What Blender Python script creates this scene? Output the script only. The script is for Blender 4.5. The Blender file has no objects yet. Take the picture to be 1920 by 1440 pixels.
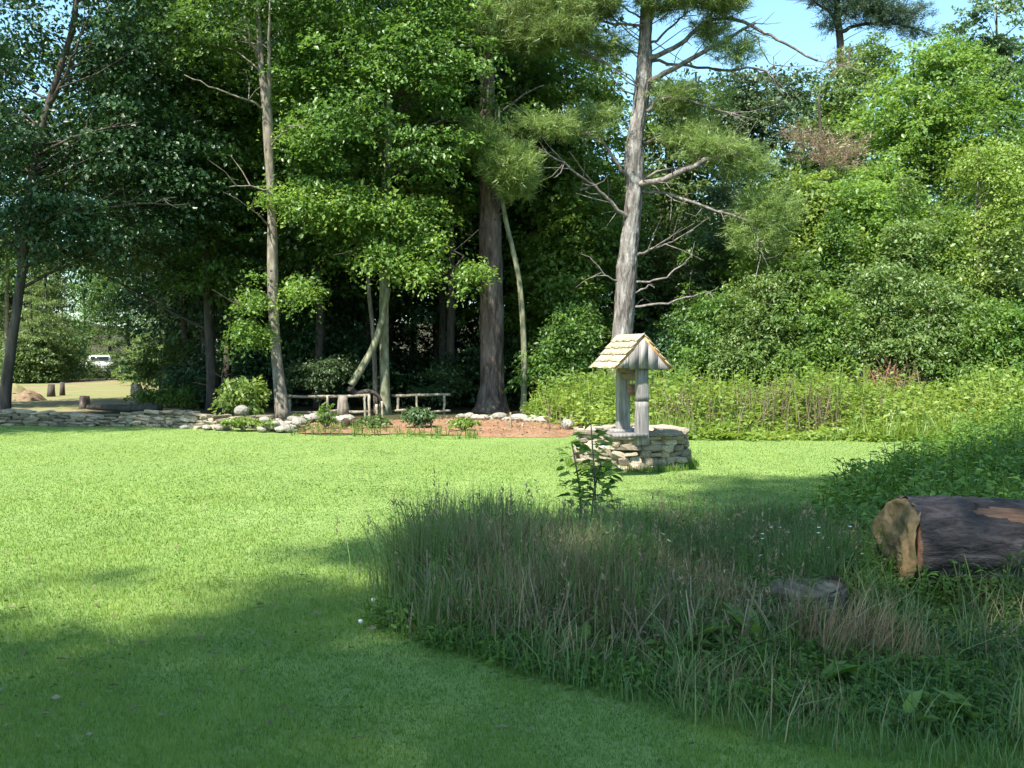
import bpy, math, random
import numpy as np
from mathutils import Vector, Matrix, Euler

R = math.radians
sc = bpy.context.scene
col = sc.collection
rng = np.random.default_rng(7)
random.seed(7)

# ------------------------------------------------------------------ camera, sky, sun, exposure
F = 1884.0            # focal length in photo pixels (1920 wide)
CAMZ = 1.6
PITCH = math.atan(58 / F)
cam_d = bpy.data.cameras.new('camera')
cam_d.sensor_width = 36.0
cam_d.lens = F / 1920 * 36
cam_d.clip_end = 2000
cam = bpy.data.objects.new('camera', cam_d)
col.objects.link(cam)
cam.location = (0, 0, CAMZ)
cam.rotation_euler = (math.pi / 2 - PITCH, 0, 0)
sc.camera = cam

SUN_EL, SUN_AZ = R(56), R(213)        # compass angle clockwise from +Y (the view direction)
sun_dir = Vector((math.sin(SUN_AZ) * math.cos(SUN_EL), math.cos(SUN_AZ) * math.cos(SUN_EL), math.sin(SUN_EL)))
world = bpy.data.worlds.new('World')
sc.world = world
world.use_nodes = True
wn = world.node_tree
for n in list(wn.nodes):
    wn.nodes.remove(n)
sky = wn.nodes.new('ShaderNodeTexSky')
sky.sky_type = 'NISHITA'
sky.sun_disc = False
sky.sun_elevation = SUN_EL
sky.sun_rotation = SUN_AZ
sky.air_density = 1.0
sky.dust_density = 0.6
sky.ozone_density = 0.6
bg = wn.nodes.new('ShaderNodeBackground')
bg.inputs['Strength'].default_value = 0.14
wo = wn.nodes.new('ShaderNodeOutputWorld')
tint = wn.nodes.new('ShaderNodeMix'); tint.data_type = 'RGBA'; tint.blend_type = 'MULTIPLY'
tint.inputs[0].default_value = 1.0; tint.inputs[7].default_value = (.78, .98, .95, 1)
wn.links.new(sky.outputs[0], tint.inputs[6]); wn.links.new(tint.outputs[2], bg.inputs['Color'])
wn.links.new(bg.outputs[0], wo.inputs['Surface'])
sl = bpy.data.lights.new('sun', 'SUN')
sl.energy = 4.9
sl.angle = R(0.9)
sl.color = (1.0, 0.955, 0.87)
so = bpy.data.objects.new('sun', sl)
col.objects.link(so)
so.rotation_euler = (-sun_dir).to_track_quat('-Z', 'Y').to_euler()
sc.view_settings.view_transform = 'Standard'
sc.view_settings.look = 'None'
sc.view_settings.exposure = 1.38
sc.view_settings.gamma = 1
sc.view_settings.use_curve_mapping = False
sc.cycles.max_bounces = 12
sc.cycles.diffuse_bounces = 7
sc.cycles.transmission_bounces = 9
sc.cycles.glossy_bounces = 2
sc.cycles.transparent_max_bounces = 4
sc.cycles.sample_clamp_indirect = 6
sc.cycles.use_adaptive_sampling = True
sc.cycles.adaptive_threshold = 0.02

# ------------------------------------------------------------------ photo pixel -> place helpers
CP, SP = math.cos(PITCH), math.sin(PITCH)
def P(px, py, D):
    """the point that shows at photo pixel (px, py) and stands D metres in front of the camera"""
    u, v = (px - 960) / F, -(py - 720) / F
    y = CP + v * SP
    return np.array((u / y * D, D, CAMZ + (-SP + v * CP) / y * D))
def G(px, py, z=0.0):
    u, v = (px - 960) / F, -(py - 720) / F
    t = (z - CAMZ) / (-SP + v * CP)
    return np.array((u * t, (CP + v * SP) * t, z))
def PXM(px, D):          # pixels to metres at distance D
    return px / F * D

# ------------------------------------------------------------------ mesh helpers
def mesh(name, V, Q=None, T=None, mat=None, attrs=None, smooth=False):
    V = np.asarray(V, dtype=np.float32).reshape(-1, 3)
    Q = np.zeros((0, 4), int) if Q is None or len(Q) == 0 else np.asarray(Q, int)
    T = np.zeros((0, 3), int) if T is None or len(T) == 0 else np.asarray(T, int)
    me = bpy.data.meshes.new(name)
    me.vertices.add(len(V))
    me.vertices.foreach_set('co', V.ravel())
    idx = np.concatenate([Q.ravel(), T.ravel()]).astype(np.int32)
    me.loops.add(len(idx))
    me.loops.foreach_set('vertex_index', idx)
    st = np.concatenate([np.arange(len(Q)) * 4, len(Q) * 4 + np.arange(len(T)) * 3]).astype(np.int32)
    me.polygons.add(len(st))
    me.polygons.foreach_set('loop_start', st)
    if smooth:
        me.polygons.foreach_set('use_smooth', np.ones(len(st), bool))
    for k, a in (attrs or {}).items():
        at = me.attributes.new(k, 'FLOAT', 'POINT')
        at.data.foreach_set('value', np.asarray(a, dtype=np.float32))
    me.update(calc_edges=True)
    if mat:
        me.materials.append(mat)
    return me

def link(name, me, parent=None, loc=(0, 0, 0), rot=(0, 0, 0), scale=(1, 1, 1)):
    o = bpy.data.objects.new(name, me)
    col.objects.link(o)
    o.location = loc
    o.rotation_euler = rot
    o.scale = scale
    if parent is not None:
        o.parent = parent
    return o

def tag(o, label=None, cat=None, group=None, kind=None):
    if label: o['label'] = label
    if cat: o['category'] = cat
    if group: o['group'] = group
    if kind: o['kind'] = kind
    return o

def empty(name, loc, label, cat, group=None, rz=0):
    o = bpy.data.objects.new(name, None)
    col.objects.link(o)
    o.location = loc
    o.rotation_euler = (0, 0, rz)
    o.empty_display_size = 0.2
    return tag(o, label, cat, group)

def put(name, parent, V, Q=None, T=None, mat=None, attrs=None, smooth=False, kind=None):
    """vertices in world space -> a part under parent (whose rotation is 0)"""
    V = np.asarray(V, float).reshape(-1, 3)
    if parent is not None:
        V = V - np.array(parent.location)
    o = link(name, mesh(name, V, Q, T, mat, attrs, smooth), parent)
    if kind: o['kind'] = kind
    return o

def copy_tree(o, parent=None):
    c = o.copy()
    col.objects.link(c)
    c.parent = parent
    for ch in [x for x in o.children]:
        copy_tree(ch, c)
    return c

class MB:
    """gathers several shells of one part"""
    def __init__(s): s.V = []; s.Q = []; s.T = []; s.n = 0
    def add(s, V, Q=None, T=None):
        V = np.asarray(V, float).reshape(-1, 3)
        if Q is not None and len(Q): s.Q.append(np.asarray(Q, int) + s.n)
        if T is not None and len(T): s.T.append(np.asarray(T, int) + s.n)
        s.V.append(V); s.n += len(V)
    def arr(s):
        return (np.concatenate(s.V), np.concatenate(s.Q) if s.Q else None, np.concatenate(s.T) if s.T else None)

def norm(a):
    return a / np.maximum(np.linalg.norm(a, axis=-1, keepdims=True), 1e-9)

def spline(pts, n):
    """Catmull-Rom through rows of pts (any width), n samples"""
    pts = np.asarray(pts, float)
    m = len(pts)
    ext = np.vstack([2 * pts[0] - pts[1], pts, 2 * pts[-1] - pts[-2]])
    out = []
    for t in np.linspace(0, m - 1, n):
        i = min(int(t), m - 2); f = t - i
        p0, p1, p2, p3 = ext[i], ext[i + 1], ext[i + 2], ext[i + 3]
        out.append(0.5 * ((2 * p1) + (-p0 + p2) * f + (2 * p0 - 5 * p1 + 4 * p2 - p3) * f * f + (-p0 + 3 * p1 - 3 * p2 + p3) * f ** 3))
    return np.array(out)

def tube(pts, radii, sides=8, rough=0.0, cap=True, seed=0):
    pts = np.asarray(pts, float); radii = np.asarray(radii, float)
    n = len(pts)
    tan = np.gradient(pts, axis=0) if n > 2 else np.tile(pts[1] - pts[0], (n, 1))
    tan = norm(tan)
    ref = np.array((0.0, 1.0, 0.0)) if abs(tan[0][1]) < 0.8 else np.array((1.0, 0, 0))
    a = norm(np.cross(tan, ref)); b = np.cross(tan, a)
    th = np.arange(sides) / sides * 2 * math.pi
    r_ = np.random.default_rng(seed)
    ph = r_.uniform(0, 6.28, 6)
    rr = np.ones((n, sides))
    if rough > 0:
        zz = np.arange(n)[:, None] * 0.7
        rr += rough * (np.sin(3 * th[None] + ph[0] + zz * .3) * .5 + np.sin(5 * th[None] + ph[1] - zz * .5) * .35 + np.sin(2 * th[None] + zz * .8 + ph[2]) * .4)
        rr += r_.normal(0, rough * .25, (n, sides))
    rr = rr * radii[:, None]
    V = pts[:, None] + rr[..., None] * (np.cos(th)[None, :, None] * a[:, None] + np.sin(th)[None, :, None] * b[:, None])
    V = V.reshape(-1, 3)
    i = np.arange(n - 1)[:, None] * sides; j = np.arange(sides)[None]; k = (j + 1) % sides
    Q = np.stack([i + j, i + k, i + sides + k, i + sides + j], -1).reshape(-1, 4)
    T = None
    if cap:
        V = np.vstack([V, pts[0], pts[-1]])
        c0, c1 = n * sides, n * sides + 1
        j = np.arange(sides); k = (j + 1) % sides
        T = np.vstack([np.stack([np.full(sides, c0), k, j], -1), np.stack([np.full(sides, c1), (n - 1) * sides + j, (n - 1) * sides + k], -1)])
    return V, Q, T

def box(cx, cy, cz, sx, sy, sz, M=None, bev=0.0):
    x, y, z = sx / 2, sy / 2, sz / 2
    V = np.array([(-x, -y, -z), (x, -y, -z), (x, y, -z), (-x, y, -z), (-x, -y, z), (x, -y, z), (x, y, z), (-x, y, z)], float)
    if M is not None: V = V @ np.array(M).T
    V += (cx, cy, cz)
    Q = [(0, 3, 2, 1), (4, 5, 6, 7), (0, 1, 5, 4), (1, 2, 6, 5), (2, 3, 7, 6), (3, 0, 4, 7)]
    return V, np.array(Q)

# ------------------------------------------------------------------ leaf generators
OVAL = (np.array([(0, 0, 0), (.28, .30, .07), (.28, 0, 0), (.28, -.30, .07), (.66, .27, .02), (.66, 0, -.06), (.66, -.27, .02), (1, 0, -.18)]),
        np.array([(2, 5, 4, 1), (3, 6, 5, 2)]), np.array([(0, 2, 1), (0, 3, 2), (4, 5, 7), (5, 6, 7)]))
DIAM = (np.array([(0, 0, 0), (.45, .42, .08), (1, 0, -.06), (.45, -.42, .08)]), np.zeros((0, 4), int), np.array([(0, 2, 1), (0, 3, 2)]))
def leaves(C, D, N, L, W, tint, tmpl=DIAM):
    """leaf surfaces: base C, direction D, normal N, length L, width W"""
    D = norm(D); S = norm(np.cross(N, D)); N = np.cross(D, S)
    tv, tq, tt = tmpl
    V = C[:, None] + (L[:, None, None] * tv[None, :, 0:1]) * D[:, None] + (W[:, None, None] * tv[None, :, 1:2]) * S[:, None] + (L[:, None, None] * tv[None, :, 2:3]) * N[:, None]
    n, k = len(C), len(tv)
    off = (np.arange(n) * k)[:, None, None]
    Q = (tq[None] + off).reshape(-1, 4); T = (tt[None] + off).reshape(-1, 3)
    return V.reshape(-1, 3), Q, T, np.repeat(tint, k)

def noise3(p, seed, f=1.0):
    r_ = np.random.default_rng(seed); out = np.zeros(len(p))
    for i in range(5):
        k = r_.normal(0, 1, 3); k = k / np.linalg.norm(k) * f * (1 + i * .5)
        out += np.sin(p @ k + r_.uniform(0, 6.28)) / (1 + i * .35)
    return out / 2.2

def blob_points(blobs, n, r_, shell=0.5, gap=-9, gseed=1, gf=1.3):
    """cluster centres in ellipsoids: blobs = (cx,cy,cz,rx,ry,rz,weight)"""
    B = np.array(blobs, float)
    w = B[:, 6] * (B[:, 3] * B[:, 4] + B[:, 4] * B[:, 5] + B[:, 3] * B[:, 5]); w /= w.sum()
    m = int(n * 2.2)
    k = r_.choice(len(B), m, p=w)
    d = norm(r_.normal(0, 1, (m, 3)))
    rad = r_.uniform(0, 1, m) ** shell
    c = B[k, :3] + d * rad[:, None] * B[k, 3:6]
    keep = noise3(c, gseed, gf) > gap
    keep &= c[:, 2] > 0.15
    c, d = c[keep][:n], d[keep][:n]
    return c, d

def spray_leaves(c, d, per, r, leaf, r_, droop=.35, flat=.10, tilt=.5, aspect=.72, tmpl=DIAM):
    """flat drooping sprays of leaves around twig ends c that point outwards along d"""
    n = len(c)
    out = norm(d * np.array((1, 1, .25)) + r_.normal(0, .25, (n, 3)))
    side = norm(np.cross(out, np.array((0, 0, 1.0))) + 1e-6)
    ctint = r_.uniform(0, 1, n)
    k = np.repeat(np.arange(n), per)
    m = len(k)
    a = r_.uniform(-1, 1, m); b = r_.uniform(-.7, 1, m)
    rr = r * r_.uniform(.7, 1.3, n)[k]
    pos = c[k] + out[k] * (b * rr)[:, None] + side[k] * (a * rr * (1 - .45 * np.abs(b)) * .85)[:, None]
    pos[:, 2] += -droop * rr * (b ** 2 + .6 * a ** 2) + r_.normal(0, flat, m) * rr
    ld = out[k] * .7 + side[k] * (a * .7)[:, None] + r_.normal(0, .5, (m, 3)); ld[:, 2] -= .35
    nn = np.array((0, 0, 1.0)) + r_.normal(0, tilt, (m, 3)) + out[k] * .2
    L = leaf * r_.uniform(.55, 1.15, m) * r_.choice([.7, 1.0, 1.3], m)
    tint = np.clip(.55 * ctint[k] + .45 * r_.uniform(0, 1, m), 0, 1)
    pos -= norm(ld) * (L / 2)[:, None]
    return leaves(pos, ld, nn, L, L * aspect, tint, tmpl)

def needle_tufts(c, d, per, r, L, w, r_, spread=.75):
    """soft pine tufts: thin single-triangle needles fanning out of twig ends"""
    n = len(c)
    out = norm(d * np.array((1, 1, .4)) + r_.normal(0, .35, (n, 3)) + (0, 0, .25))
    k = np.repeat(np.arange(n), per); m = len(k)
    ct = r_.uniform(0, 1, n)
    base = c[k] + out[k] * (r_.uniform(-1, 1, m) * r)[:, None] + r_.normal(0, r * .14, (m, 3))
    dd = norm(out[k] + r_.normal(0, spread, (m, 3)))
    ll = L * r_.uniform(.7, 1.2, m)
    s = norm(np.cross(dd, r_.normal(0, 1, (m, 3)))) * (w / 2)
    V = np.stack([base - s, base + s, base + dd * ll[:, None]], 1).reshape(-1, 3)
    T = np.arange(m * 3).reshape(-1, 3)
    return V, None, T, np.repeat(np.clip(.6 * ct[k] + .4 * r_.uniform(0, 1, m), 0, 1), 3)

def limb_paths(base_pts, targets, r_, n, r0):
    """branches from the nearest fitting trunk point up and out to a share of the cluster centres"""
    mb = MB()
    if len(targets) == 0: return mb
    sel = r_.choice(len(targets), min(n, len(targets)), replace=False)
    bp = np.asarray(base_pts)
    for i in sel:
        t = targets[i]
        h = np.hypot(bp[:, 0] - t[0], bp[:, 1] - t[1])
        cost = np.abs((t[2] - bp[:, 2]) - .45 * h)
        b = bp[int(np.argmin(cost))]
        ln = np.linalg.norm(t - b)
        if ln < .3 or ln > 7: continue
        mid = (b + t) / 2 + r_.normal(0, .06 * ln, 3) + (0, 0, .06 * ln)
        rr = r0 * min(1.0, .25 + ln / 5)
        mb.add(*tube([b, b * .65 + mid * .35 + r_.normal(0, .03 * ln, 3), mid, t], [rr, rr * .75, rr * .5, rr * .15], 4, cap=False))
    return mb

# ------------------------------------------------------------------ materials
def new_mat(name):
    m = bpy.data.materials.new(name); m.use_nodes = True
    nt = m.node_tree
    for n in list(nt.nodes): nt.nodes.remove(n)
    out = nt.nodes.new('ShaderNodeOutputMaterial')
    return m, nt, out
def nd(nt, t, **kw):
    n = nt.nodes.new(t)
    for k, v in kw.items():
        if k in n.inputs: n.inputs[k].default_value = v
        else: setattr(n, k, v)
    return n
def ramp(nt, src, stops):
    r = nt.nodes.new('ShaderNodeValToRGB')
    e = r.color_ramp.elements
    while len(e) < len(stops): e.new(.5)
    for i, (p, c) in enumerate(stops):
        e[i].position = p; e[i].color = (*c, 1)
    nt.links.new(src, r.inputs[0])
    return r

def leaf_mat(name, c0, c1, c2, trans=.42, rough=.42, spec=.5, objvar=.25):
    m, nt, out = new_mat(name)
    at = nd(nt, 'ShaderNodeAttribute', attribute_name='tint')
    rp = ramp(nt, at.outputs['Fac'], [(0, c0), (.5, c1), (1, c2)])
    oi = nd(nt, 'ShaderNodeObjectInfo')
    mr = nd(nt, 'ShaderNodeMapRange'); nt.links.new(oi.outputs['Random'], mr.inputs['Value'])
    mr.inputs['To Min'].default_value = 1 - objvar; mr.inputs['To Max'].default_value = 1 + objvar
    hs = nd(nt, 'ShaderNodeHueSaturation')
    nt.links.new(mr.outputs[0], hs.inputs['Value']); nt.links.new(rp.outputs[0], hs.inputs['Color'])
    pb = nd(nt, 'ShaderNodeBsdfPrincipled', Roughness=rough)
    pb.inputs['Specular IOR Level'].default_value = spec
    nt.links.new(hs.outputs[0], pb.inputs['Base Color'])
    tr = nd(nt, 'ShaderNodeBsdfTranslucent')
    h2 = nd(nt, 'ShaderNodeHueSaturation', Hue=.485, Saturation=1.1, Value=1.5); nt.links.new(hs.outputs[0], h2.inputs['Color'])
    nt.links.new(h2.outputs[0], tr.inputs['Color'])
    mx = nd(nt, 'ShaderNodeMixShader', Fac=trans)
    mx.inputs[0].default_value = trans
    nt.links.new(pb.outputs[0], mx.inputs[1]); nt.links.new(tr.outputs[0], mx.inputs[2])
    nt.links.new(mx.outputs[0], out.inputs['Surface'])
    return m

def surf_mat(name, stops, scale=(4, 4, 4), detail=6, bump=.3, bscale=3.0, rough=.85, objvar=0.0, dist=0.02, distort=0.0, spec=.3, mix2=None):
    """noise-coloured rough surface in object space; objvar gives every object its own tone"""
    m, nt, out = new_mat(name)
    tc = nd(nt, 'ShaderNodeTexCoord')
    mp = nd(nt, 'ShaderNodeMapping'); mp.inputs['Scale'].default_value = scale
    nt.links.new(tc.outputs['Object'], mp.inputs[0])
    oi = nd(nt, 'ShaderNodeObjectInfo')
    sc_ = nd(nt, 'ShaderNodeVectorMath', operation='SCALE'); sc_.inputs['Scale'].default_value = 37.0
    cb = nd(nt, 'ShaderNodeCombineXYZ')
    for i in range(3): nt.links.new(oi.outputs['Random'], cb.inputs[i])
    nt.links.new(cb.outputs[0], sc_.inputs[0])
    ad = nd(nt, 'ShaderNodeVectorMath', operation='ADD')
    nt.links.new(mp.outputs[0], ad.inputs[0]); nt.links.new(sc_.outputs[0], ad.inputs[1])
    no = nd(nt, 'ShaderNodeTexNoise', Scale=1.0, Detail=detail, Roughness=.62, Distortion=distort)
    nt.links.new(ad.outputs[0], no.inputs['Vector'])
    rp = ramp(nt, no.outputs['Fac'], stops)
    colr = rp.outputs[0]
    if objvar:
        mr = nd(nt, 'ShaderNodeMapRange'); nt.links.new(oi.outputs['Random'], mr.inputs['Value'])
        mr.inputs['To Min'].default_value = 1 - objvar; mr.inputs['To Max'].default_value = 1 + objvar
        hs = nd(nt, 'ShaderNodeHueSaturation'); nt.links.new(mr.outputs[0], hs.inputs['Value']); nt.links.new(colr, hs.inputs['Color'])
        colr = hs.outputs[0]
    pb = nd(nt, 'ShaderNodeBsdfPrincipled', Roughness=rough)
    pb.inputs['Specular IOR Level'].default_value = spec
    nt.links.new(colr, pb.inputs['Base Color'])
    n2 = nd(nt, 'ShaderNodeTexNoise', Scale=bscale, Detail=5, Roughness=.65)
    nt.links.new(ad.outputs[0], n2.inputs['Vector'])
    bp = nd(nt, 'ShaderNodeBump', Strength=bump, Distance=dist)
    nt.links.new(n2.outputs['Fac'], bp.inputs['Height']); nt.links.new(bp.outputs[0], pb.inputs['Normal'])
    nt.links.new(pb.outputs[0], out.inputs['Surface'])
    return m

def world_mat(name, stops_a, stops_b, scale_a, scale_b, mixscale, bump=.4, rough=.95, dist=.02, spec=.1):
    """ground: two noise colours mixed by a third, world space"""
    m, nt, out = new_mat(name)
    tc = nd(nt, 'ShaderNodeNewGeometry')
    def no(s, d=6):
        n = nd(nt, 'ShaderNodeTexNoise', Scale=s, Detail=d, Roughness=.6); nt.links.new(tc.outputs['Position'], n.inputs['Vector']); return n
    ra = ramp(nt, no(scale_a).outputs['Fac'], stops_a); rb = ramp(nt, no(scale_b).outputs['Fac'], stops_b)
    mf = ramp(nt, no(mixscale, 4).outputs['Fac'], [(.38, (0, 0, 0)), (.62, (1, 1, 1))])
    mx = nd(nt, 'ShaderNodeMix', data_type='RGBA')
    nt.links.new(mf.outputs[0], mx.inputs[0]); nt.links.new(ra.outputs[0], mx.inputs[6]); nt.links.new(rb.outputs[0], mx.inputs[7])
    pb = nd(nt, 'ShaderNodeBsdfPrincipled', Roughness=rough); pb.inputs['Specular IOR Level'].default_value = spec
    nt.links.new(mx.outputs[2], pb.inputs['Base Color'])
    bp = nd(nt, 'ShaderNodeBump', Strength=bump, Distance=dist); nt.links.new(no(scale_b * 1.7).outputs['Fac'], bp.inputs['Height'])
    nt.links.new(bp.outputs[0], pb.inputs['Normal']); nt.links.new(pb.outputs[0], out.inputs['Surface'])
    return m

M = {}
M['maple'] = leaf_mat('maple_leaf', (.042, .092, .020), (.085, .168, .032), (.155, .26, .055))
M['bright'] = leaf_mat('bright_leaf', (.060, .120, .022), (.12, .21, .040), (.21, .30, .065), trans=.48)
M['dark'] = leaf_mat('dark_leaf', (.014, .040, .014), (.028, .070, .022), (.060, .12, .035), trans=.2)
M['willow'] = leaf_mat('olive_leaf', (.060, .115, .028), (.11, .175, .042), (.17, .23, .065), trans=.35)
M['bluegreen'] = leaf_mat('blue_green_leaf', (.045, .090, .030), (.085, .140, .050), (.14, .20, .075), trans=.3)
M['needle'] = leaf_mat('pine_needle', (.085, .140, .035), (.15, .22, .055), (.23, .30, .09), trans=.3, rough=.5)
M['needle_dark'] = leaf_mat('dark_needle', (.035, .070, .032), (.065, .11, .05), (.10, .155, .065), trans=.25, rough=.5)
M['dead'] = leaf_mat('dead_needle', (.12, .085, .05), (.19, .14, .085), (.27, .21, .13), trans=.25)
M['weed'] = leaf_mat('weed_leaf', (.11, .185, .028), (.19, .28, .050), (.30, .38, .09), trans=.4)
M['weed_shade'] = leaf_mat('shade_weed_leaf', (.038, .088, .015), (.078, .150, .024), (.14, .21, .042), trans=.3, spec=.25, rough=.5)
M['blade'] = leaf_mat('lawn_blade', (.072, .150, .024), (.138, .236, .042), (.235, .31, .078), trans=.35, rough=.65, spec=.12, objvar=0)
M['tall'] = leaf_mat('tall_grass_blade', (.060, .105, .034), (.12, .175, .058), (.21, .26, .10), trans=.3, rough=.55, spec=.25, objvar=0)
M['rough'] = leaf_mat('rough_grass_blade', (.06, .13, .03), (.10, .18, .045), (.17, .24, .08), trans=.3, objvar=0)
M['straw'] = leaf_mat('dry_straw', (.13, .085, .045), (.26, .18, .09), (.42, .33, .19), trans=.2, rough=.6, objvar=0)
M['flower'] = leaf_mat('white_petal', (.7, .72, .65), (.8, .8, .76), (.85, .85, .8), trans=.2, objvar=0)

M['bark_pine'] = surf_mat('pine_bark', [(.32, (.045, .036, .030)), (.46, (.13, .112, .098)), (.58, (.24, .22, .20)), (.72, (.46, .44, .41))], scale=(7, 7, 1.9), bump=.9, bscale=2.2, dist=.05, distort=.4)
M['bark_red'] = surf_mat('reddish_bark', [(.32, (.035, .022, .018)), (.48, (.11, .078, .064)), (.62, (.19, .145, .125)), (.75, (.34, .28, .25))], scale=(7, 7, 1.7), bump=.9, bscale=2.2, dist=.05, distort=.4)
M['bark_grey'] = surf_mat('grey_bark', [(.3, (.08, .065, .048)), (.5, (.18, .15, .115)), (.72, (.34, .30, .24))], scale=(12, 12, 3), bump=.5, bscale=3, dist=.02)
M['bark_mossy'] = surf_mat('mossy_bark', [(.3, (.07, .075, .04)), (.5, (.17, .17, .10)), (.72, (.33, .32, .22))], scale=(10, 10, 3), bump=.4, bscale=3, dist=.02)
M['bark_dark'] = surf_mat('dark_bark', [(.3, (.03, .025, .02)), (.7, (.10, .08, .065))], scale=(10, 10, 2), bump=.6, bscale=3, dist=.02)
M['dead_wood'] = surf_mat('dead_wood', [(.3, (.06, .05, .045)), (.5, (.14, .12, .105)), (.72, (.34, .30, .265))], scale=(8, 8, 8), bump=.4, bscale=3, dist=.01)
M['old_wood'] = surf_mat('old_wood', [(.3, (.06, .045, .03)), (.5, (.16, .12, .08)), (.72, (.32, .27, .20))], scale=(14, 5, 8), bump=.6, bscale=3, dist=.015)
M['rail'] = surf_mat('peeled_rail', [(.3, (.12, .095, .06)), (.5, (.26, .22, .155)), (.72, (.44, .38, .29))], scale=(14, 14, 14), bump=.4, bscale=3, dist=.01)
M['stone'] = surf_mat('field_stone', [(.25, (.09, .072, .05)), (.42, (.21, .17, .12)), (.58, (.34, .28, .20)), (.78, (.50, .44, .34))], scale=(9, 9, 9), bump=.5, bscale=3, dist=.02, objvar=.42)
M['stone_white'] = surf_mat('pale_stone', [(.3, (.15, .13, .10)), (.5, (.30, .27, .22)), (.75, (.46, .42, .35))], scale=(9, 9, 9), bump=.6, bscale=3, dist=.02, objvar=.3)
M['grey_wood'] = surf_mat('weathered_wood', [(.28, (.07, .06, .052)), (.45, (.18, .16, .145)), (.6, (.27, .25, .235)), (.8, (.38, .355, .33))], scale=(34, 34, 2.6), bump=.8, bscale=2.5, dist=.010, objvar=.22)
M['shingle'] = surf_mat('cedar_shingle', [(.3, (.30, .22, .13)), (.5, (.48, .38, .25)), (.75, (.64, .55, .40))], scale=(26, 4, 26), bump=.4, bscale=2.5, dist=.004, objvar=.16)
M['trim'] = surf_mat('fresh_cedar', [(.3, (.36, .17, .065)), (.55, (.52, .28, .11)), (.75, (.62, .40, .20))], scale=(20, 20, 20), bump=.3, dist=.004)
M['dark_wood'] = surf_mat('dark_wood', [(.3, (.09, .065, .05)), (.6, (.18, .14, .11)), (.8, (.28, .23, .19))], scale=(20, 20, 20), bump=.5, dist=.01)
M['cut_wood'] = surf_mat('cut_wood', [(.3, (.04, .045, .016)), (.44, (.12, .085, .035)), (.56, (.21, .13, .06)), (.75, (.36, .26, .15))], scale=(9, 9, 9), bump=.5, dist=.01)
M['red_wood'] = surf_mat('bare_red_wood', [(.3, (.07, .035, .022)), (.5, (.17, .085, .05)), (.75, (.30, .18, .11))], scale=(2.5, 22, 22), bump=.5, dist=.01)
M['log_bark'] = surf_mat('log_bark', [(.3, (.018, .014, .014)), (.5, (.06, .045, .042)), (.66, (.13, .10, .095)), (.8, (.27, .23, .22))], scale=(4, 12, 12), bump=1.0, bscale=2, dist=.05, distort=.5)
M['terracotta'] = surf_mat('terracotta', [(.3, (.42, .15, .06)), (.7, (.56, .24, .11))], scale=(9, 9, 9), bump=.2)
M['pot_dark'] = surf_mat('pot_hollow_shade', [(.3, (.03, .02, .015)), (.7, (.06, .04, .03))], scale=(9, 9, 9))  # shade inside the pot mouths, put into the colour
M['paint_white'] = surf_mat('white_paint', [(.3, (.74, .74, .74)), (.7, (.80, .80, .80))], scale=(3, 3, 3), bump=.02, rough=.3, spec=.5)
M['glass_dark'] = surf_mat('dark_glass', [(.3, (.015, .018, .02)), (.7, (.03, .033, .036))], rough=.08, bump=0.0, spec=.6)
M['rubber'] = surf_mat('rubber', [(.3, (.02, .02, .02)), (.7, (.035, .035, .035))], rough=.8)
M['metal'] = surf_mat('grey_metal', [(.3, (.35, .35, .36)), (.7, (.5, .5, .5))], rough=.35)
M['red_lamp'] = surf_mat('red_lens', [(.3, (.35, .02, .02)), (.7, (.45, .03, .02))], rough=.2)

M['lawn'] = world_mat('lawn_soil', [(.3, (.13, .20, .05)), (.7, (.21, .28, .085))], [(.3, (.11, .175, .042)), (.5, (.155, .22, .06)), (.75, (.22, .27, .095))], 2.2, 30, .45, bump=.25, dist=.02)
M['forest'] = world_mat('forest_floor', [(.3, (.035, .025, .015)), (.7, (.09, .06, .035))], [(.3, (.02, .03, .012)), (.7, (.07, .08, .03))], 2, 24, .5)
M['mulch'] = world_mat('mulch', [(.3, (.17, .095, .055)), (.7, (.36, .19, .11))], [(.3, (.12, .07, .04)), (.5, (.28, .16, .09)), (.75, (.48, .34, .21))], 3, 30, .9, bump=.9, dist=.03)
M['soil'] = world_mat('bare_soil', [(.3, (.12, .08, .05)), (.7, (.24, .16, .10))], [(.3, (.10, .07, .045)), (.7, (.27, .19, .12))], 2, 12, .5, bump=.8)
M['field'] = world_mat('field_soil', [(.3, (.16, .115, .07)), (.7, (.30, .22, .14))], [(.3, (.10, .15, .04)), (.5, (.18, .20, .07)), (.75, (.26, .22, .12))], .8, 9, .16, bump=.5)

# ------------------------------------------------------------------ ground
def sheet(name, poly, z, mat, kind='structure', amp=0.0):
    """a flat area with an uneven outline; poly = world xy points"""
    pts = spline([(*p, 0) for p in poly] + [(*poly[0], 0)], len(poly) * 8)[:-1]
    pts[:, :2] += rng.normal(0, amp, (len(pts), 2))
    c = pts.mean(0); n = len(pts)
    V = [(*p[:2], z) for p in pts] + [(c[0], c[1], z)]
    T = [(n, i, (i + 1) % n) for i in range(n)]
    o = link(name, mesh(name, V, None, T, mat))
    return tag(o, kind=kind)

gx = np.linspace(-1, 1, 41); gx = np.sign(gx) * np.abs(gx) ** 2 * 700
V = np.array([(x, y + 40, 0) for y in gx for x in gx])
far = np.maximum(0, np.hypot(V[:, 0], V[:, 1] - 10) - 75)
V[:, 2] = far * .035 * (1 + .5 * np.sin(V[:, 0] * .013 + 1) ) - .012
i = np.arange(40)[:, None] * 41 + np.arange(40)[None]
Q = np.stack([i, i + 1, i + 42, i + 41], -1).reshape(-1, 4)
tag(link('ground', mesh('ground', V, Q, None, M['forest'])), kind='structure')

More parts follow.
